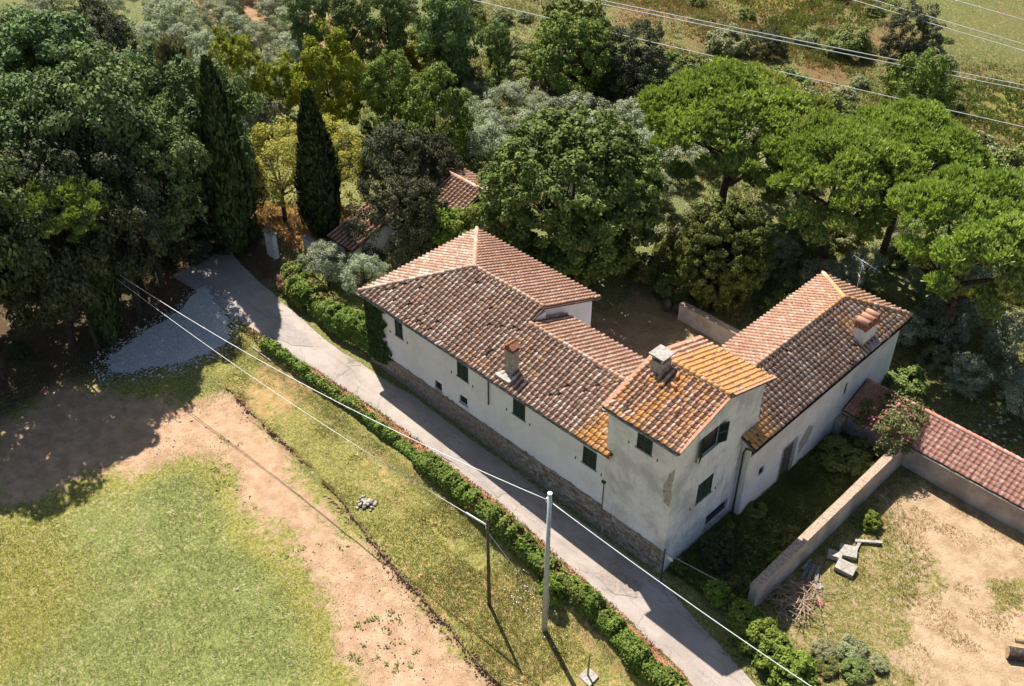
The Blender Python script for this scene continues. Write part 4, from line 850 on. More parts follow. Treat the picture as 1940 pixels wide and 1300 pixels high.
# scrub filling the gaps
for x, y, r, lab in ((-35.6, -2.6, 2.2, 'dark thicket at the end of the road bend, nearest the gravel'), (-35.0, .4, 2.3, 'dark thicket at the end of the road bend beside the tall cypress'), (-37.6, -4.6, 2.3, 'dark thicket under the broad lit oak'), (-38.2, -1.2, 2.6, 'dark thicket behind the road bend bushes'), (-33.9, 1.9, 1.4, 'dark bush at the foot of the tall left cypress')):
    tree('holm', x, y, gz(x, y)+r*.6, r, r*1.35, lab, 'bush', cat='bush', trunk=False)
for x, y, r, k, lab in ((-7.0, 24.6, 1.7, 'shrub', 'bush in the gap between the huge linden and the dark tree'), (-5.6, 27.4, 1.9, 'olive', 'olive bush behind the gap right of the huge linden'), (-8.6, 27.6, 1.8, 'scrub', 'pale bush behind the huge linden'), (-4.8, 21.9, 1.2, 'shrub', 'low bush beyond the courtyard jars'), (-7.6, 22.0, 1.3, 'shrub', 'low bush in the linden shade by the courtyard'), (-2.0, 28.6, 1.6, 'scrub', 'pale bush behind the dark round tree'), (2.5, 26.6, 1.5, 'shrub', 'bush right of the dark round tree behind the courtyard wall'), (4.2, 23.4, 1.3, 'shrub', 'bush against the back of the rear wing')):
    tree(k, x, y, gz(x, y)+r*.5, r, r*1.1, lab, 'bush', cat='bush', trunk=False)
for x, y in scatter(34, -64, -24, 20, 50, 1.9, lambda x, y: y > 14+.25*(-24-x)): r = rr.uniform(.9, 1.9); tree('shrub' if rr.random() < .6 else 'scrub', x, y, gz(x, y)+r*.4, r, r, 'dense green scrub bush between the background trees', 'bush', 'scrub between the background trees', 'bush', False)
for x, y in scatter(34, -24, 22, 40, 60, 1.9, lambda x, y: True): r = rr.uniform(.9, 1.9); tree('shrub' if rr.random() < .5 else 'scrub', x, y, gz(x, y)+r*.4, r, r, 'green scrub bush behind the pine crowns', 'bush', 'scrub behind the pines', 'bush', False)
for x, y in scatter(24, -45, 10, 62, 110, 4, lambda x, y: True): r = rr.uniform(.5, 1.3); tree('shrub', x, y, gz(x, y)+r*.3, r, r*.8, 'small green weed bush dotted over the dry field', 'bush', 'weed bushes in the dry field', 'bush', False)
# near planting
for x, y, z, r, lab in ((-21.0, 13.6, 2.6, 1.7, 'leafy climber bush in front of the far hut, right side'), (-26.4, 14.2, 2.8, 1.6, 'leafy climber bush in front of the far hut, left side'), (-23.8, 13.4, 1.8, 1.6, 'leafy bush at the foot of the far hut')): tree('vine', x, y, z, r, r*1.2, lab, 'bush', cat='bush', trunk=False)
tree('olive', -24.0, 3.2, 2.9, 1.75, 2.0, 'grey-green olive tree by the road bend, left one of two', 'olive_tree'); tree('olive', -20.9, 4.4, 2.9, 1.7, 2.0, 'grey-green olive tree by the road bend, nearer the farmhouse', 'olive_tree')
for x, y, r, kind, lab in ((-25.7, .9, 1.05, 'dry', 'rust-brown dry bush at the road bend'), (16.0, 16.6, 1.0, 'shrub', 'low bush under the pink oleander'), (13.2, 25.6, 1.5, 'shrub', 'grey-green bush at the far corner of the rear wing'), (8.3, -5.6, .8, 'hedge_', 'small sapling growing through the hedge behind the concrete pole'),
                           (13.4, 3.2, 1.1, 'holm', 'dark bush in the shaded garden beside the tower'), (12.9, 7.9, .7, 'shrub', 'small weed bush at the foot of the rear wing wall'), (21.6, 2.2, .7, 'scrub', 'pale low weeds clump in the lot corner, left one'), (22.7, 3.2, .8, 'scrub', 'pale low weeds clump in the lot corner, middle one'), (23.6, 2.2, .75, 'shrub', 'green weeds clump in the lot corner at the bottom edge'), (22.2, 1.4, .6, 'shrub', 'green weeds clump beside the bright bush row'), (24.2, 3.6, .55, 'scrub', 'pale low weeds clump in the lot corner, right one'), (16.3, 5.6, .6, 'vine', 'light green weeds against the garden wall'), (18.5, 12.4, .65, 'vine', 'leafy weeds at the sunny foot of the garden wall'), (16.5, 9.6, .6, 'vine', 'tall weeds behind the garden wall top'), (14.4, 15.8, 1.5, 'shrub', 'shaded bush below the oleander')):
    k = 'vine' if kind == 'hedge_' else kind
    tree(k, x, y, gz(x, y)+r*.5, r, r*(1.5 if kind == 'hedge_' else .6 if kind in ('shrub', 'scrub', 'olive') else 1), lab, 'bush', cat='bush', trunk=False)
tree('shrub', 15.7, 18.9, 1.8, 2.1, 2.1, 'round oleander bush with pink flowers at the garden wall end', 'oleander_bush', cat='bush', trunk=False)
ole = bpy.context.scene.collection.objects[-1]
oe = [o for o in bpy.data.objects if o.name.startswith('oleander_bush')][0]; oe.children[0].data = crown('oleander_mesh', 'oleander', 1, .85, 80, 100, .09, .2, .35, -.4, .45, .4)
d = unit(rng.normal(size=(300, 3))); d[:, 2] = np.abs(d[:, 2]); Vp, Fp = leaves(d*rng.uniform(.85, 1.12, (300, 1))*np.array([1, 1, .9])*2.05+np.array([15.7, 18.9, 1.8]), unit(d+rng.normal(size=d.shape)*.4), .15, .9)
link('blossom', quadmesh('blossom', Vp, Fp, {'tint': rng.random(300)}, M['pink']), oe)['kind'] = 'stuff'
for x, y, r, lab in ((17.5, .3, 1.1, 'bright fig-leaved bush at the road end of the garden wall'), (18.7, .0, 1.15, 'bright bush in the row at the bottom right, second from the wall'), (20.0, -.3, 1.15, 'bright bush in the row at the bottom right, third from the wall'), (21.4, -.6, 1.15, 'bright bush at the bottom edge end of the roadside row'), (15.2, .9, .8, 'shaded bush at the open end of the garden')):
    tree('vine', x, y, gz(x, y)+r*.6, r, r*1.05, lab, 'bush', cat='bush', trunk=False)

# ------------------------------------------------------------------ hedge rows
def hedge(name, pts, w, h, n_per, mat, label, leaf=.16, seed=0, lumps=.35):
    P = np.array(pts, float); seg = np.hypot(*np.diff(P, axis=0).T); s = np.concatenate([[0], np.cumsum(seg)]); L = s[-1]; n_ = int(L*n_per); t = rng.random(n_)*L
    x = np.interp(t, s, P[:, 0]); y = np.interp(t, s, P[:, 1]); hh = h*(1-lumps*.5+lumps*1.3*(vnoise(t, 0*t, 1.3, seed)-.3)+lumps*(vnoise(t, 0*t, .4, seed+1)-.5)); ww = w*(.8+.5*vnoise(t, 0*t+5, 1.1, seed+2))
    a = rng.uniform(-.25, math.pi+.25, n_); rho = .72+.33*rng.random(n_)
    dx = np.interp(t+.3, s, P[:, 0])-np.interp(t-.3, s, P[:, 0]); dy = np.interp(t+.3, s, P[:, 1])-np.interp(t-.3, s, P[:, 1]); ln = np.hypot(dx, dy)+1e-6; nx, ny = -dy/ln, dx/ln
    ca, sa = np.cos(a), np.sin(a); ex = np.sign(ca)*np.abs(ca)**.6; ez = np.sign(sa)*np.abs(sa)**.7
    wig = (vnoise(t, 0*t, 2.5, seed+4)-.5)*.4
    C = np.stack([x+nx*(ex*ww*rho*.5+wig), y+ny*(ex*ww*rho*.5+wig), tz(x, np.maximum(y, np.interp(x, HX, HY)), False)+np.maximum(ez, -.2)*hh*rho+.05], 1)
    nr = unit(np.stack([nx*ex, ny*ex, ez*1.0+.3], 1)+rng.normal(size=(n_, 3))*.55); V, F = leaves(C, nr, leaf, .75)
    e = empty(name, (*P[0], float(C[0, 2])), label, 'hedge')
    link('foliage', quadmesh('foliage', V, F, {'tint': np.clip(.5*vnoise(t, a, .5, seed+6)+.5*rng.random(n_), 0, 1)}, M[mat]), e)
    mb = MB()
    for q in np.arange(.3, L, .55): X, Y = float(np.interp(q, s, P[:, 0])), float(np.interp(q, s, P[:, 1])); z = float(tz(X, max(Y, np.interp(X, HX, HY)), False)); mb.tube([(X, Y, z-.4), (X+random.uniform(-.1, .1), Y+random.uniform(-.1, .1), z+h*.75)], [.035, .012], 5)
    o = mb.build('stems', M['bark'], e); o['kind'] = 'stuff'
    return e
hedge('hedge', [(-21.5, -4.55), (-16, -4.55), (-10.4, -4.35), (-5, -4.25)], .75, .8, 620, 'hedge', 'thin low start of the roadside hedge near the bend', .15, 1, .7)
hedge('hedge', [(-5, -4.25), (-1, -4.3), (2.5, -4.45), (5.5, -4.7), (8.4, -4.95), (12.2, -5.25), (17, -5.95), (23, -7.3)], 1.15, 1.3, 1150, 'hedge', 'bright green clipped hedge running between road and grass bank', .16, 2, .45)
hedge('hedge', [(-26.6, 1.9), (-24.6, 1.2), (-22.3, .6)], 2.3, 2.4, 2000, 'hedge', 'thick bright green hedge at the road bend in front of the olives', .18, 3, .35)
hedge('hedge', [(-22.3, .6), (-19.2, .55), (-17.2, .75), (-15.4, .9)], 1.7, 2.0, 1500, 'hedge', 'green hedge joining the ivy-clad farmhouse corner', .18, 5, .35)
# ivy on the road corner of the farmhouse
n_ = 4200; a = rng.random(n_)**1.3; x = -15.0+a*2.9; z = rng.uniform(1.0, 6.2, n_); lim = 1.6+1.2*vnoise(z, 0*z, .8, 9)+.8*(vnoise(z, 0*z, .25, 10)-.5)-.35*np.clip(z-4.6, 0, 2)-.5*np.clip(2.0-z, 0, 2); k = (x+15.0) < lim
x, z = x[k], z[k]; C = np.stack([x, -.06-.14*rng.random(len(x)), z], 1); x2 = rng.uniform(0, 3, 1600); C2 = np.stack([-15.02-.12*rng.random(1600), x2, rng.uniform(.6, 6.0, 1600)], 1); C = np.concatenate([C, C2])
V, F = leaves(C, unit(np.concatenate([np.tile([0, -1, .5], (len(x), 1)), np.tile([-1, 0, .5], (1600, 1))])+rng.normal(size=C.shape)*.4), .15, .9)
link('ivy', quadmesh('ivy', V, F, {'tint': rng.random(len(C))}, M['ivy'])); tag(bpy.data.objects['ivy'], 'dark green ivy climbing the left corner of the farmhouse wall', 'ivy')

# ------------------------------------------------------------------ walls, shed, huts
def wallbox(name, x0, x1, y0, y1, z0, z1, label, mat, coping, over=.05, axis='y', ch=.07):
    e = empty(name, ((x0+x1)/2, (y0+y1)/2, z0), label, 'wall'); mb = MB(); n_ = 24
    P0 = []
    for i in range(n_+1):
        t = i/n_; j = (random.random()-.5)*.03
        if axis == 'y': y = y0+(y1-y0)*t; P0.append([(x0+j, y, z0), (x1+j, y, z0), (x1+j*.5, y, z1), (x0+j*.5, y, z1)])
        else: x = x0+(x1-x0)*t; P0.append([(x, y1+j, z0), (x, y0+j, z0), (x, y0+j*.5, z1), (x, y1+j*.5, z1)])
    b = len(mb.v)
    for q in P0: mb.v += q
    for i in range(n_):
        for k in range(4): mb.f.append((4*i+k, 4*i+(k+1) % 4, 4*i+4+(k+1) % 4, 4*i+4+k))
    mb.f += [(3, 2, 1, 0), (4*n_, 4*n_+1, 4*n_+2, 4*n_+3)]; mb.build('wall_body', mat, e)
    L = (y1-y0) if axis == 'y' else (x1-x0); k = int(L/.55)
    for i in range(k):
        a, b_ = L*i/k+.006, L*(i+1)/k-.006; dz = random.uniform(-.008, .012)
        m_ = MB()
        if axis == 'y': m_.box(x0-over, x1+over, y0+a, y0+b_, z1+.002, z1+ch+dz, None, .006)
        else: m_.box(x0+a, x0+b_, y0-over, y1+over, z1+.002, z1+ch+dz, None, .006)
        m_.build('coping_stone', coping, e)
    return e
wallbox('garden_wall', 16.75, 17.2, 1.6, 18.35, -1.2, 1.62, 'plastered garden wall with tan coping dividing garden from dry lot', M['wall_old'], M['coping'])
wallbox('courtyard_wall', -2.6, 5.7, 19.9, 20.35, -.6, 1.65, 'low coped wall closing the courtyard behind the tower', M['wall_old'], M['coping'], axis='x')
shed = empty('lean_to_shed', (21, 20, -.5), 'long low shed with pinkish red tiled roof at the right edge', 'shed')
mb = MB(); facade(mb, (12.45, 18.55, 0), (1, 0, 0), (0, -1, 0), 22, -1.2, 1.5); facade(mb, (34.45, 20.95, 0), (-1, 0, 0), (0, 1, 0), 22, -1.2, 2.4); mb.poly([(34.45, 18.55, -1.2), (34.45, 20.95, -1.2), (34.45, 20.95, 2.4), (34.45, 18.55, 1.5)])
mb.build('wall', M['wall_old'], shed)
rf = Roof(shed)
FLAT = coppo(.06, .055, .45, .02, 4, .015, .0)
rf.slope((12.45, 18.35, 1.6), (1, 0, 0), (0, 1, 0), .38, [(0, 0), (22, 0), (22, 2.65), (0, 2.65)], 'red_tile', lambda a, b: .05, pitch=.36, geo=FLAT, pmat='red_pan', wob=1.1)
rf.ridge((12.5, 21.0, 2.62), (34.4, 21.0, 2.62), 'red_tile', 0, .13)
rf.finish(); MB().box(12.45, 34.4, 18.22, 18.4, 1.42, 1.5).build('eave_edging', M['concrete'], shed)
wallbox('garden_wall', 12.45, 12.9, 17.6, 18.5, -1, 1.2, 'short shaded wall stub at the foot of the rear wing', M['wall_old'], M['coping'])
# far hut with hipped roof half hidden by trees
hut = empty('garden_hut', (-24, 17.4, .5), 'small tiled hut half hidden in foliage behind the farmhouse', 'hut')
mb = MB(); hx0, hx1, hy0, hy1 = -26.2, -21.6, 15.2, 19.8
for O, u, nn_, w_ in (((hx0, hy0, 0), (1, 0, 0), (0, -1, 0), hx1-hx0), ((hx1, hy0, 0), (0, 1, 0), (1, 0, 0), hy1-hy0), ((hx1, hy1, 0), (-1, 0, 0), (0, 1, 0), hx1-hx0), ((hx0, hy1, 0), (0, -1, 0), (-1, 0, 0), hy1-hy0)): facade(mb, O, u, nn_, w_, -.5, 3.4, [(1.8, 2.8, .4, 2.4)] if u[0] == 1 else ())
mb.build('wall', M['plaster_old'], hut); MB().box(hx0+1.82, hx0+2.78, hy0+.08, hy0+.12, .4, 2.4).build('door', M['wood_dark'], hut)
rf = Roof(hut); hw = hx1-hx0+.6; kh = .42
rf.slope((hx0-.3, hy0-.3, 3.45), (1, 0, 0), (0, 1, 0), kh, [(0, 0), (hw, 0), (hw, hw/2), (0, hw/2)], 'salmon_tile', lambda a, b: .05)
rf.slope((hx1+.3, hy1+.3, 3.45), (-1, 0, 0), (0, -1, 0), kh, [(0, 0), (hw, 0), (hw, hw/2), (0, hw/2)], 'salmon_tile', lambda a, b: .05)
rf.ridge((hx0-.25, (hy0+hy1)/2, 3.45+kh*hw/2+.05), (hx1+.25, (hy0+hy1)/2, 3.45+kh*hw/2+.05), 'salmon_tile', .1); rf.finish()
out = empty('outbuilding', (-24.8, 8.2, .8), 'low outbuilding with bright orange-red tiles half hidden behind the right cypress', 'outbuilding')
mb = MB(); facade(mb, (-27.4, 6.2, 0), (1, 0, 0), (0, -1, 0), 2.9, -.2, 2.6, [(1.6, 2.6, .9, 2.3)]); facade(mb, (-24.5, 6.2, 0), (0, 1, 0), (1, 0, 0), 4.6, -.2, 2.6); facade(mb, (-27.4, 10.8, 0), (0, -1, 0), (-1, 0, 0), 4.6, -.2, 2.6); facade(mb, (-24.5, 10.8, 0), (-1, 0, 0), (0, 1, 0), 2.9, -.2, 3.6)
for x in (-27.4, -24.5): mb.poly([(x, 6.2, 2.6), (x, 10.8, 2.6), (x, 10.8, 3.95)])
mb.build('wall', M['whitewash'], out); rf = Roof(out)
rf.slope((-27.6, 5.95, 2.62), (1, 0, 0), (0, 1, 0), .3, [(0, 0), (3.3, 0), (3.3, 5.1), (0, 5.1)], 'orange_tile', lambda a, b: .15); rf.finish(); MB().box(-25.78, -24.82, 6.28, 6.32, .9, 2.3).build('door', M['wood_dark'], out)
# gate pillar with urn
gp = empty('gate_pillar', (-30.3, 2.4, 1), 'white rendered gate wall pillar topped by a dark urn', 'pillar')
MB().box(-30.75, -29.65, 2.2, 2.6, .6, 3.3).build('shaft', M['whitewash'], gp); MB().box(-30.82, -29.58, 2.13, 2.67, 3.303, 3.42).build('cap', M['concrete'], gp)
u_ = MB().lathe((-30.2, 2.4, 3.42), [(.14, 0), (.07, .08), (.06, .16), (.2, .34), (.25, .52), (.2, .62), (.24, .66), (.1, .67)], 12).build('urn', M['terracotta'], gp, True)
wallbox('boundary_wall', -29.5, -23.2, 4.9, 5.25, -.2, 2.1, 'shaded boundary wall between gate pillar and outbuilding', M['whitewash'], M['concrete'], axis='x')
# jars at the courtyard wall end
for x, y, s, lab in ((-3.9, 20.2, 1.0, 'tall dark jar at the open end of the courtyard wall, left one'), (-3.15, 20.45, .85, 'dark jar nearest the end of the courtyard wall')):
    e = empty('garden_jar', (x, y, gz(x, y)), lab, 'jar'); z0 = gz(x, y)
    MB().lathe((x, y, z0), [(.22*s, 0), (.36*s, .25*s), (.42*s, .6*s), (.33*s, .95*s), (.2*s, 1.1*s), (.25*s, 1.2*s), (.17*s, 1.2*s), (.15*s, 1.05*s)], 14).build('body', M['gutter_dark'], e, True); MB().box(x-.3*s, x+.3*s, y-.3*s, y+.3*s, z0-.12, z0+.004).build('plinth', M['concrete'], e)

# ------------------------------------------------------------------ poles, cables, posts
def sag(p, q, s, n_=24):
    p, q = Vector(p), Vector(q); return [p.lerp(q, t)-Vector((0, 0, 4*s*t*(1-t))) for t in np.linspace(0, 1, n_)]
e = empty('utility_pole', (9.29, -7.42, -1), 'tall grey concrete utility pole beside the hedge', 'pole')
MB().tube([(9.29, -7.42, -1.3), (9.29, -7.42, 10.2)], [.17, .105], 12).build('shaft', M['concpole'], e, True); MB().tube([(9.29, -7.42, 10.2), (9.29, -7.42, 10.26)], [.13, .13], 12).build('cap', M['wire'], e); MB().box(9.1, 9.24, -7.5, -7.34, 9.5, 9.8).build('clamp', M['metal'], e)
MB().tube([(9.42, -7.35, 2.6), (9.46, -7.3, 1.6), (9.4, -7.35, .6), (9.42, -7.4, -.9)], .015, 5).build('ground_cable', M['wire'], e)
e = empty('utility_pole', (5.85, -8.46, -.9), 'short brown wooden pole left of the concrete pole', 'pole')
MB().tube([(5.85, -8.46, -1.2), (5.83, -8.48, 2.5), (5.80, -8.51, 6.4)], [.115, .10, .075], 10).build('shaft', M['wood'], e, True); MB().box(5.7, 5.78, -8.56, -8.44, 5.6, 5.95).build('bracket', M['metal'], e)
def cable(p, q, s, r, mat, label, group=None): tag(MB().tube(sag(p, q, s), r, 6).build('overhead_cable', mat, None, True), label, 'cable', group)
FARP = (-32.4, -10.9, 6.2)
cable((9.2, -7.42, 9.66), FARP, 1.3, .022, M['wire'], 'white cable from the concrete pole to the woods')
cable((9.36, -7.42, 9.66), (33, -4.6, 6.6), .5, .024, M['wire'], 'white cable from the concrete pole to the bottom right')
cable((5.75, -8.5, 5.9), (-32.4, -11.1, 6.1), .9, .018, M['wire'], 'thin white cable from the wooden pole to the woods')
tag(MB().tube([(5.7, -8.5, 5.88), (4.2, -8.6, 5.76)], .06, 8).build('cable_sleeve', M['wire'], None, True), 'thick pale splice sleeve on the thin cable near the wooden pole', 'cable')
e = empty('guy_wire', (5.85, -8.46, 0), 'thin guy wire from the wooden pole down to the hedge', 'cable'); MB().tube([(5.85, -8.46, 5.3), (8.6, -6.9, .2)], .012, 5).build('wire', M['wire_dark'], e)
for (p, q, r, lab) in (((-66.8, 34, 8), (31, 59.7, 8), .04, 'lowest overhead power line crossing above the pines'), ((-51.4, 44.1, 8.1), (39.4, 72.2, 8.1), .045, 'upper wire of the middle power line pair over the dry field'), ((-51.2, 43.7, 7.9), (39.6, 71.7, 7.9), .045, 'lower wire of the middle power line pair over the dry field'), ((-40, 68.6, 8.2), (25, 70.2, 8.2), .04, 'upper wire of the pair near the top right corner'), ((-40, 68.1, 7.8), (25, 69.6, 7.8), .04, 'lower wire of the pair near the top right corner'), ((-40, 75.5, 8), (25, 76.2, 8), .04, 'topmost wire cutting the top right corner')): cable(p, q, .25, r, M['wire_dark'], lab)
e = empty('marker_post', (13.1, -7.95, -1.1), 'short yellow-brown marker post on a concrete foot at the bottom edge', 'post')
MB().tube([(13.1, -7.95, -1.1), (13.05, -7.9, .95)], .06, 8).build('shaft', M['yellow'], e, True); MB().box(12.7, 13.6, -8.35, -7.55, -1.2, -.98, None, .06).build('foot', M['concrete'], e)
# stakes of the little fence by the bend
for i, x in enumerate((-24.6, -22.7, -20.9)): tag(MB().tube([(x, -4.75, gz(x, -4.4)-.4), (x+.1, -4.7, gz(x, -4.4)+.95)], .035, 6).build('fence_stake', M['wood']), 'thin wooden stake at the road edge near the bend', 'stake', 'stakes at the road bend')
# low dark retaining wall below the bend
wallbox('retaining_wall', -26.4, -19.8, -5.3, -5.08, -.9, .6, 'low dark retaining wall under the start of the hedge', M['mortar'], M['stone'], axis='x', ch=.05)
e = empty('barrier_pole', (12.2, -.4, 0), 'slim barrier bar with white sign at the tower corner', 'barrier')
MB().tube([(12.15, -.5, -.4), (12.15, -.5, 2.6)], .05, 8).build('post', M['gutter_dark'], e); MB().tube([(12.2, -.45, 2.3), (15.4, 1.4, .6)], .03, 6).build('bar', M['gutter'], e); MB().box(12.35, 12.7, -.43, -.4, 1.9, 2.15).build('sign_plate', M['wire'], e)

# ------------------------------------------------------------------ debris in the lot
def slab(c, s, rz, rx, label, mat, name='concrete_block', cat='block', ry=0, group=None):
    T = Matrix.Translation(c) @ Matrix.Rotation(rz, 4, 'Z') @ Matrix.Rotation(ry, 4, 'Y') @ Matrix.Rotation(rx, 4, 'X')
    o = MB().box(-s[0]/2, s[0]/2, -s[1]/2, s[1]/2, 0, s[2], T, .012).build(name, mat); bv = o.modifiers.new('b', 'BEVEL'); bv.width = .012; bv.segments = 1; tag(o, label, cat, group)
slab((18.75, 9.35, -.42), (1.05, .85, .3), .5, .08, 'flat concrete slab at the back of the rubble by the garden wall', M['concrete']); slab((18.35, 8.5, -.40), (.85, .65, .32), .35, -.2, 'smallest leaning concrete slab of the three by the garden wall', M['concrete']); slab((19.3, 8.15, -.42), (1.15, .8, .34), .2, .12, 'large pale concrete slab nearest the camera in the lot', M['concrete'], ry=.08)
slab((18.9, 10.3, -.45), (.2, 1.0, .15), .2, 0, 'upright pale concrete bar beside the slabs', M['concrete']); slab((19.2, 11.0, -.4), (1.6, .22, .16), .7, 0, 'long pale curved kerb piece behind the slabs', M['concrete'], 'kerb_stone')
for i, (dx, rz, lab) in enumerate(((0, 1.75, 'grey plank of the pile at the garden wall foot, left one'), (.28, 1.9, 'wide grey plank of the pile at the garden wall foot, middle one'), (.62, 2.0, 'grey plank with pale end of the pile at the garden wall foot'), (-.2, 1.6, 'short dark plank at the bottom of the plank pile'))): slab((17.75+dx, 6.35+.1*i, -.35+.05*i), (1.5-.15*i, .2, .05), rz, .05*i, lab, M['plank'], 'plank', 'plank')
slab((18.9, 5.9, -.44), (.5, .35, .12), .9, .1, 'small broken tan slab on the grass before the planks', M['rock'])
br = empty('brushwood_pile', (18.7, 4.2, -.5), 'tangled heap of dry branches behind the bright bushes', 'branches')
for i in range(120):
    a = random.random()*math.pi; L = random.uniform(.7, 1.9); c = Vector((18.6+random.gauss(0, .6), 4.0+random.gauss(0, .8), -.4+random.uniform(0, .65))); dv = Vector((math.cos(a), math.sin(a), random.uniform(-.5, .5)))*L/2
    MB().tube([c-dv, c+Vector((random.gauss(0, .08), random.gauss(0, .08), random.gauss(0, .08))), c+dv], [.027, .02, .008], 5).build('branch', M['twig'], br)
slab((18.35, 5.3, -.2), (.75, .12, .1), 1.2, .5, 'pinkish broken board sticking out of the brushwood', M['rust'], 'board', 'board'); slab((19.6, 4.9, -.45), (.45, .3, .15), .4, .2, 'rusty red piece of scrap beside the brushwood', M['rust'], 'scrap_piece', 'scrap')
lg = empty('cut_log', (29.3, 9.6, -.5), 'cut log with pale end at the right frame edge', 'log')
MB().tube([(29.9, 9.9, -.2), (28.9, 9.2, -.15)], [.34, .36], 12).build('stem', M['bark'], lg, True); MB().tube([(28.9, 9.2, -.15), (28.88, 9.186, -.148)], [.33, .33], 12).build('cut_end', M['log'], lg); MB().tube([(29.6, 10.3, .35), (28.9, 9.9, .35)], [.2, .2], 10).build('branch_stub', M['log'], lg, True)
rp = empty('rubble_heap', (-5.06, -8.76, -.6), 'small heap of pale rubble on the grass bank', 'rubble')
for i in range(26):
    a = random.random()*6.28; r = random.random()**.7*.75; s = random.uniform(.1, .28); o = link('stone', rocks(np.array([[-5.06+r*math.cos(a), -8.76+r*math.sin(a)*.8, -.58+.28*(1-r)]]), np.array([s]), M['rock'], 'stone', .3), rp)
wh = empty('white_stone_heap', (20.2, 26.4, -.5), 'scatter of pale stones in the pine shade at the right', 'stones')
for i in range(30): link('stone', rocks(np.array([[20.2+random.gauss(0, .9), 26.4+random.gauss(0, .7), -.38]]), np.array([random.uniform(.08, .2)]), M['concrete'], 'stone', .3), wh)
# ------------------------------------------------------------------ grass, litter, flowers
def tufts(n_, x0, x1, y0, y1, keep, h, col, name, label, w=.02, blades=3):
    x = rng.uniform(x0, x1, n_); y = rng.uniform(y0, y1, n_); k = keep(x, y); x, y = x[k], y[k]; N_ = len(x)*blades
    X = np.repeat(x, blades)+rng.normal(size=N_)*.05; Y = np.repeat(y, blades)+rng.normal(size=N_)*.05; zz = tz(X, Y); a = rng.random(N_)*6.283; L = h*rng.uniform(.5, 1.3, N_); ln = rng.uniform(.2, 1., N_)*L
    b = rng.random(N_)*6.283; P = np.stack([X, Y, zz], 1); s = np.stack([np.cos(a), np.sin(a), 0*a], 1)*w; top = P+np.stack([np.cos(b)*ln, np.sin(b)*ln, L], 1)
    V = np.stack([P-s, P+s, top], 1).reshape(-1, 3); t = np.clip(.6*vnoise(X, Y, 1.7, 14)+.4*rng.random(N_), 0, 1)
    tag(link(name, quadmesh(name, V, np.arange(3*N_).reshape(-1, 3), {'tint': t}, col)), label, 'grass', kind='stuff')
M['grass'] = leafmat('grass_blade', (.13, .155, .04), (.35, .36, .12), .0, .25); M['strawgrass'] = leafmat('grass_straw', (.30, .20, .08), (.55, .42, .19), .0, .2); M['darkgrass'] = leafmat('grass_rank', (.09, .12, .035), (.25, .28, .09), .0, .25)
M['fieldstraw'] = leafmat('grass_russet', (.15, .09, .04), (.36, .25, .11), .0, .2)
dl = lambda x: np.interp(x, DX, DY)
soilw = lambda x, y: sm((polydist(x, y, SOIL1)+(vnoise(x, y, 2.2, 22)-.5)*2.2+(vnoise(x, y, 6, 21)-.5)*2.4)/6.5+.45)
tufts(90000, -30, 14, -33, -9, lambda x, y: (y < dl(x)-.1) & (rng.random(len(x)) < 1-1.02*soilw(x, y)) & (vnoise(x, y, 1.5, 61)+vnoise(x, y, .6, 62)*.6 > .55), .05, M['grass'], 'field_grass', 'short green grass of the field at the lower left')
tufts(50000, -24, 22, -13, -4.6, lambda x, y: (y > dl(x)+.1) & (y < np.interp(x, HX, HY)-.6) & (vnoise(x, y, 1.1, 63) > .35), .07, M['grass'], 'bank_grass', 'green grass of the bank below the hedge')
tufts(42000, -24, 22, -13, -4.6, lambda x, y: (y > dl(x)-.1) & (y < np.interp(x, HX, HY)-.5) & (vnoise(x, y, 3, 64)+.35*sm((x-2)/12) > .5), .08, M['strawgrass'], 'straw_grass', 'straw-coloured dry grass of the bank below the hedge')
tufts(12000, 17.4, 32, -2, 18.3, lambda x, y: (polydist(x, y, LOT) < .4+1.5*(vnoise(x, y, 2, 65)-.5)), .16, M['grass'], 'lot_grass', 'rough green grass round the dry lot')
tufts(14000, 17.4, 32, 2, 18.3, lambda x, y: vnoise(x, y, 1.2, 66) > .6, .10, M['strawgrass'], 'lot_straw', 'dry grass stubble in the lot')
tufts(16000, 11.9, 16.7, .5, 18, lambda x, y: x > 11.9, .38, M['darkgrass'], 'garden_weeds', 'rank dark weeds filling the walled garden', .03)
tufts(90000, -66, 34, 22, 70, lambda x, y: vnoise(x, y, 3, 67)+.5*vnoise(x, y, .8, 77) > .68, .22, M['strawgrass'], 'wild_straw', 'tall dry grass between the trees behind the house', .05, 2)
tufts(110000, -60, 45, 56, 150, lambda x, y: vnoise(x, y, 2.2, 78)+.5*vnoise(x, y, .7, 79) > .72, .28, M['fieldstraw'], 'field_straw', 'rough brown grass of the dry field at the top right', .08, 2)
tufts(50000, -30, 20, 66, 112, lambda x, y: vnoise(x, y, 1.4, 130)+.4*vnoise(x, y, .5, 131) > .6, .3, M['darkgrass'], 'field_weeds', 'green weeds of the field in the top right corner', .1, 2)
tufts(60000, -60, 45, 58, 150, lambda x, y: vnoise(x, y, 5, 80)+.4*vnoise(x, y, 1, 81) > .78, .35, M['grass'], 'field_green', 'green and yellow weeds in the dry field', .08, 2)
tufts(80000, -66, 34, 21.5, 72, lambda x, y: vnoise(x, y, 4, 68)+.5*vnoise(x, y, .8, 82) > .7, .22, M['darkgrass'], 'wild_grass', 'rough green grass behind the house', .05, 2)
tufts(14000, -24, 20, -5, -2.8, lambda x, y: (y < inter(ROADN, x)+.15) & (y > inter(ROADN, x)-.9), .06, M['dryleaf'], 'leaf_litter', 'rusty leaf litter along the road edge', .04)
tufts(6000, -40, -25, 2.5, 11, lambda x, y: polydist(x, y, DRY) > -.5, .3, M['strawgrass'], 'dry_slope_grass', 'orange dry grass behind the gate pillar', .04)
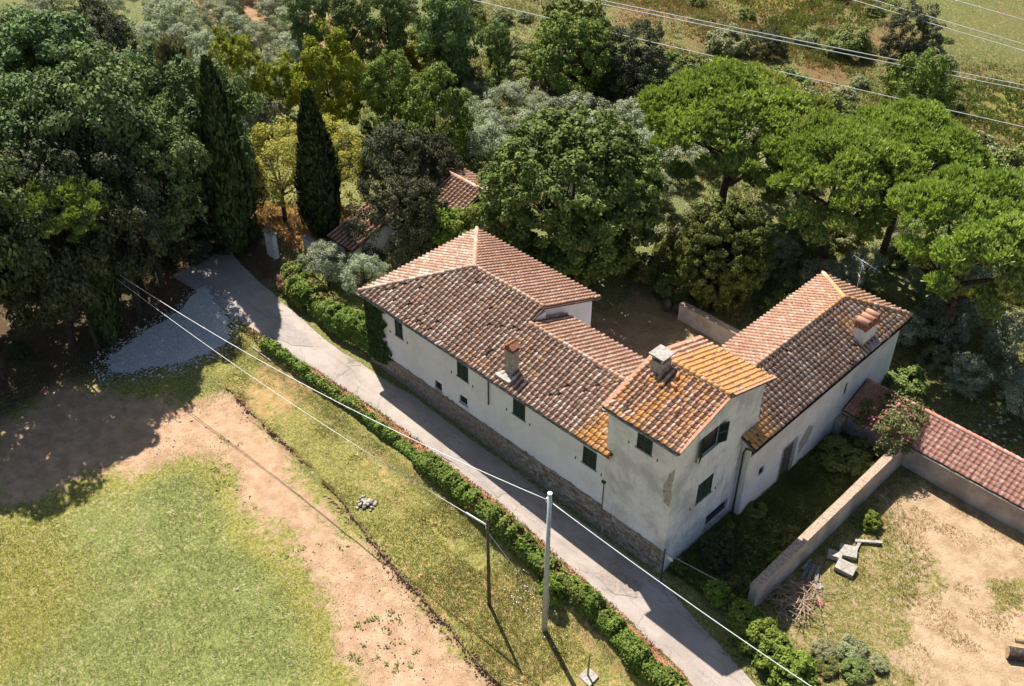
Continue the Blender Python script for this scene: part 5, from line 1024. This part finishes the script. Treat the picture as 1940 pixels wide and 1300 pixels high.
gx_ = rng.uniform(11.9, 16.6, 26000); gy_ = rng.uniform(.6, 18.2, 26000); hh_ = .15+.75*vnoise(gx_, gy_, 1.3, 120)*vnoise(gx_, gy_, .45, 121); C = np.stack([gx_, gy_, tz(gx_, gy_)+hh_*rng.random(26000)**.5], 1); V, F = leaves(C, unit(np.tile([0, 0, 1.], (26000, 1))+rng.normal(size=C.shape)*.6), .15, .6)
tag(link('garden_overgrowth', quadmesh('garden_overgrowth', V, F, {'tint': np.clip(.5*vnoise(gx_, gy_, 1.0, 122)+.5*rng.random(26000), 0, 1)}, M['shrub'])), 'overgrown leafy weeds filling the walled garden', 'weeds', kind='stuff')
# weeds on the bare strip, and tiny white flowers on the bank
wx = rng.uniform(-17, 6, 170); wy = dl(wx)-rng.uniform(1.4, 5.5, 170); k = vnoise(wx, wy, 1.6, 91) > .55; wx, wy = wx[k], wy[k]; C = np.repeat(np.stack([wx, wy, tz(wx, wy)+.03], 1), 9, 0)+rng.normal(size=(len(wx)*9, 3))*np.array([.11, .11, .02]); V, F = leaves(C, unit(np.tile([0, 0, 1.], (len(C), 1))+rng.normal(size=C.shape)*.35), .13, .6)
tag(link('ground_weeds', quadmesh('ground_weeds', V, F, {'tint': rng.random(len(C))}, M['shrub'])), 'flat green weeds dotting the bare earth strip', 'weeds', kind='stuff')
f_x = np.concatenate([rng.normal(7.2, 1.6, 150), rng.uniform(-14, 12, 60), rng.normal(-9, 1.2, 20)]); f_y = np.interp(f_x, HX, HY)-np.abs(rng.normal(1.2, .9, len(f_x)))-.5
tag(link('wildflowers', rocks(np.stack([f_x, f_y, tz(f_x, f_y)+.12], 1), rng.uniform(.02, .05, len(f_x)), M['flower'], 'wildflowers')), 'small white wildflowers on the bank under the hedge', 'flowers', kind='stuff')
sx = rng.uniform(-26, 12, 2600); sy = dl(sx)-rng.random(2600)**1.4*9; tag(link('pebbles', rocks(np.stack([sx, sy, tz(sx, sy)+.01], 1), rng.uniform(.012, .045, 2600)*(1+1.2*(rng.random(2600) > .97)), M['rock'], 'pebbles')), 'scattered pebbles on the bare earth strip', 'pebbles', kind='stuff')
ex = rng.uniform(-19, 11, 900); ey = dl(ex)+rng.normal(-.12, .14, 900); tag(link('clods', rocks(np.stack([ex, ey, tz(ex, ey)+.02], 1), rng.uniform(.03, .11, 900), plain('clod', (.24, .15, .09), 1, .3, 6), 'clods')), 'crumbled earth clods along the cut edge of the bank', 'clods', kind='stuff')

# number the look-alikes of each group from left to right as the picture shows them
from bpy_extras.object_utils import world_to_camera_view
ONES = ['first', 'second', 'third', 'fourth', 'fifth', 'sixth', 'seventh', 'eighth', 'ninth', 'tenth', 'eleventh', 'twelfth', 'thirteenth', 'fourteenth', 'fifteenth', 'sixteenth', 'seventeenth', 'eighteenth', 'nineteenth']
def ordinal(k): return ONES[k] if k < 19 else ('twentieth' if k == 19 else 'twenty-'+ONES[k-20] if k < 29 else 'thirtieth' if k == 29 else 'thirty-'+ONES[k-30] if k < 39 else 'fortieth')
bpy.context.view_layer.update(); GR = {}
for o in bpy.data.objects:
    if o.parent is None and 'group' in o and 'label' in o: GR.setdefault(o['group'], []).append(o)
for gname, L in GR.items():
    P = {o: world_to_camera_view(scn, camo, o.location.copy()+Vector((0, 0, 1))) for o in L}
    for k, o in enumerate(sorted(L, key=lambda o: P[o].x)): o['label'] = o['label']+', '+ordinal(k)+' from the left'
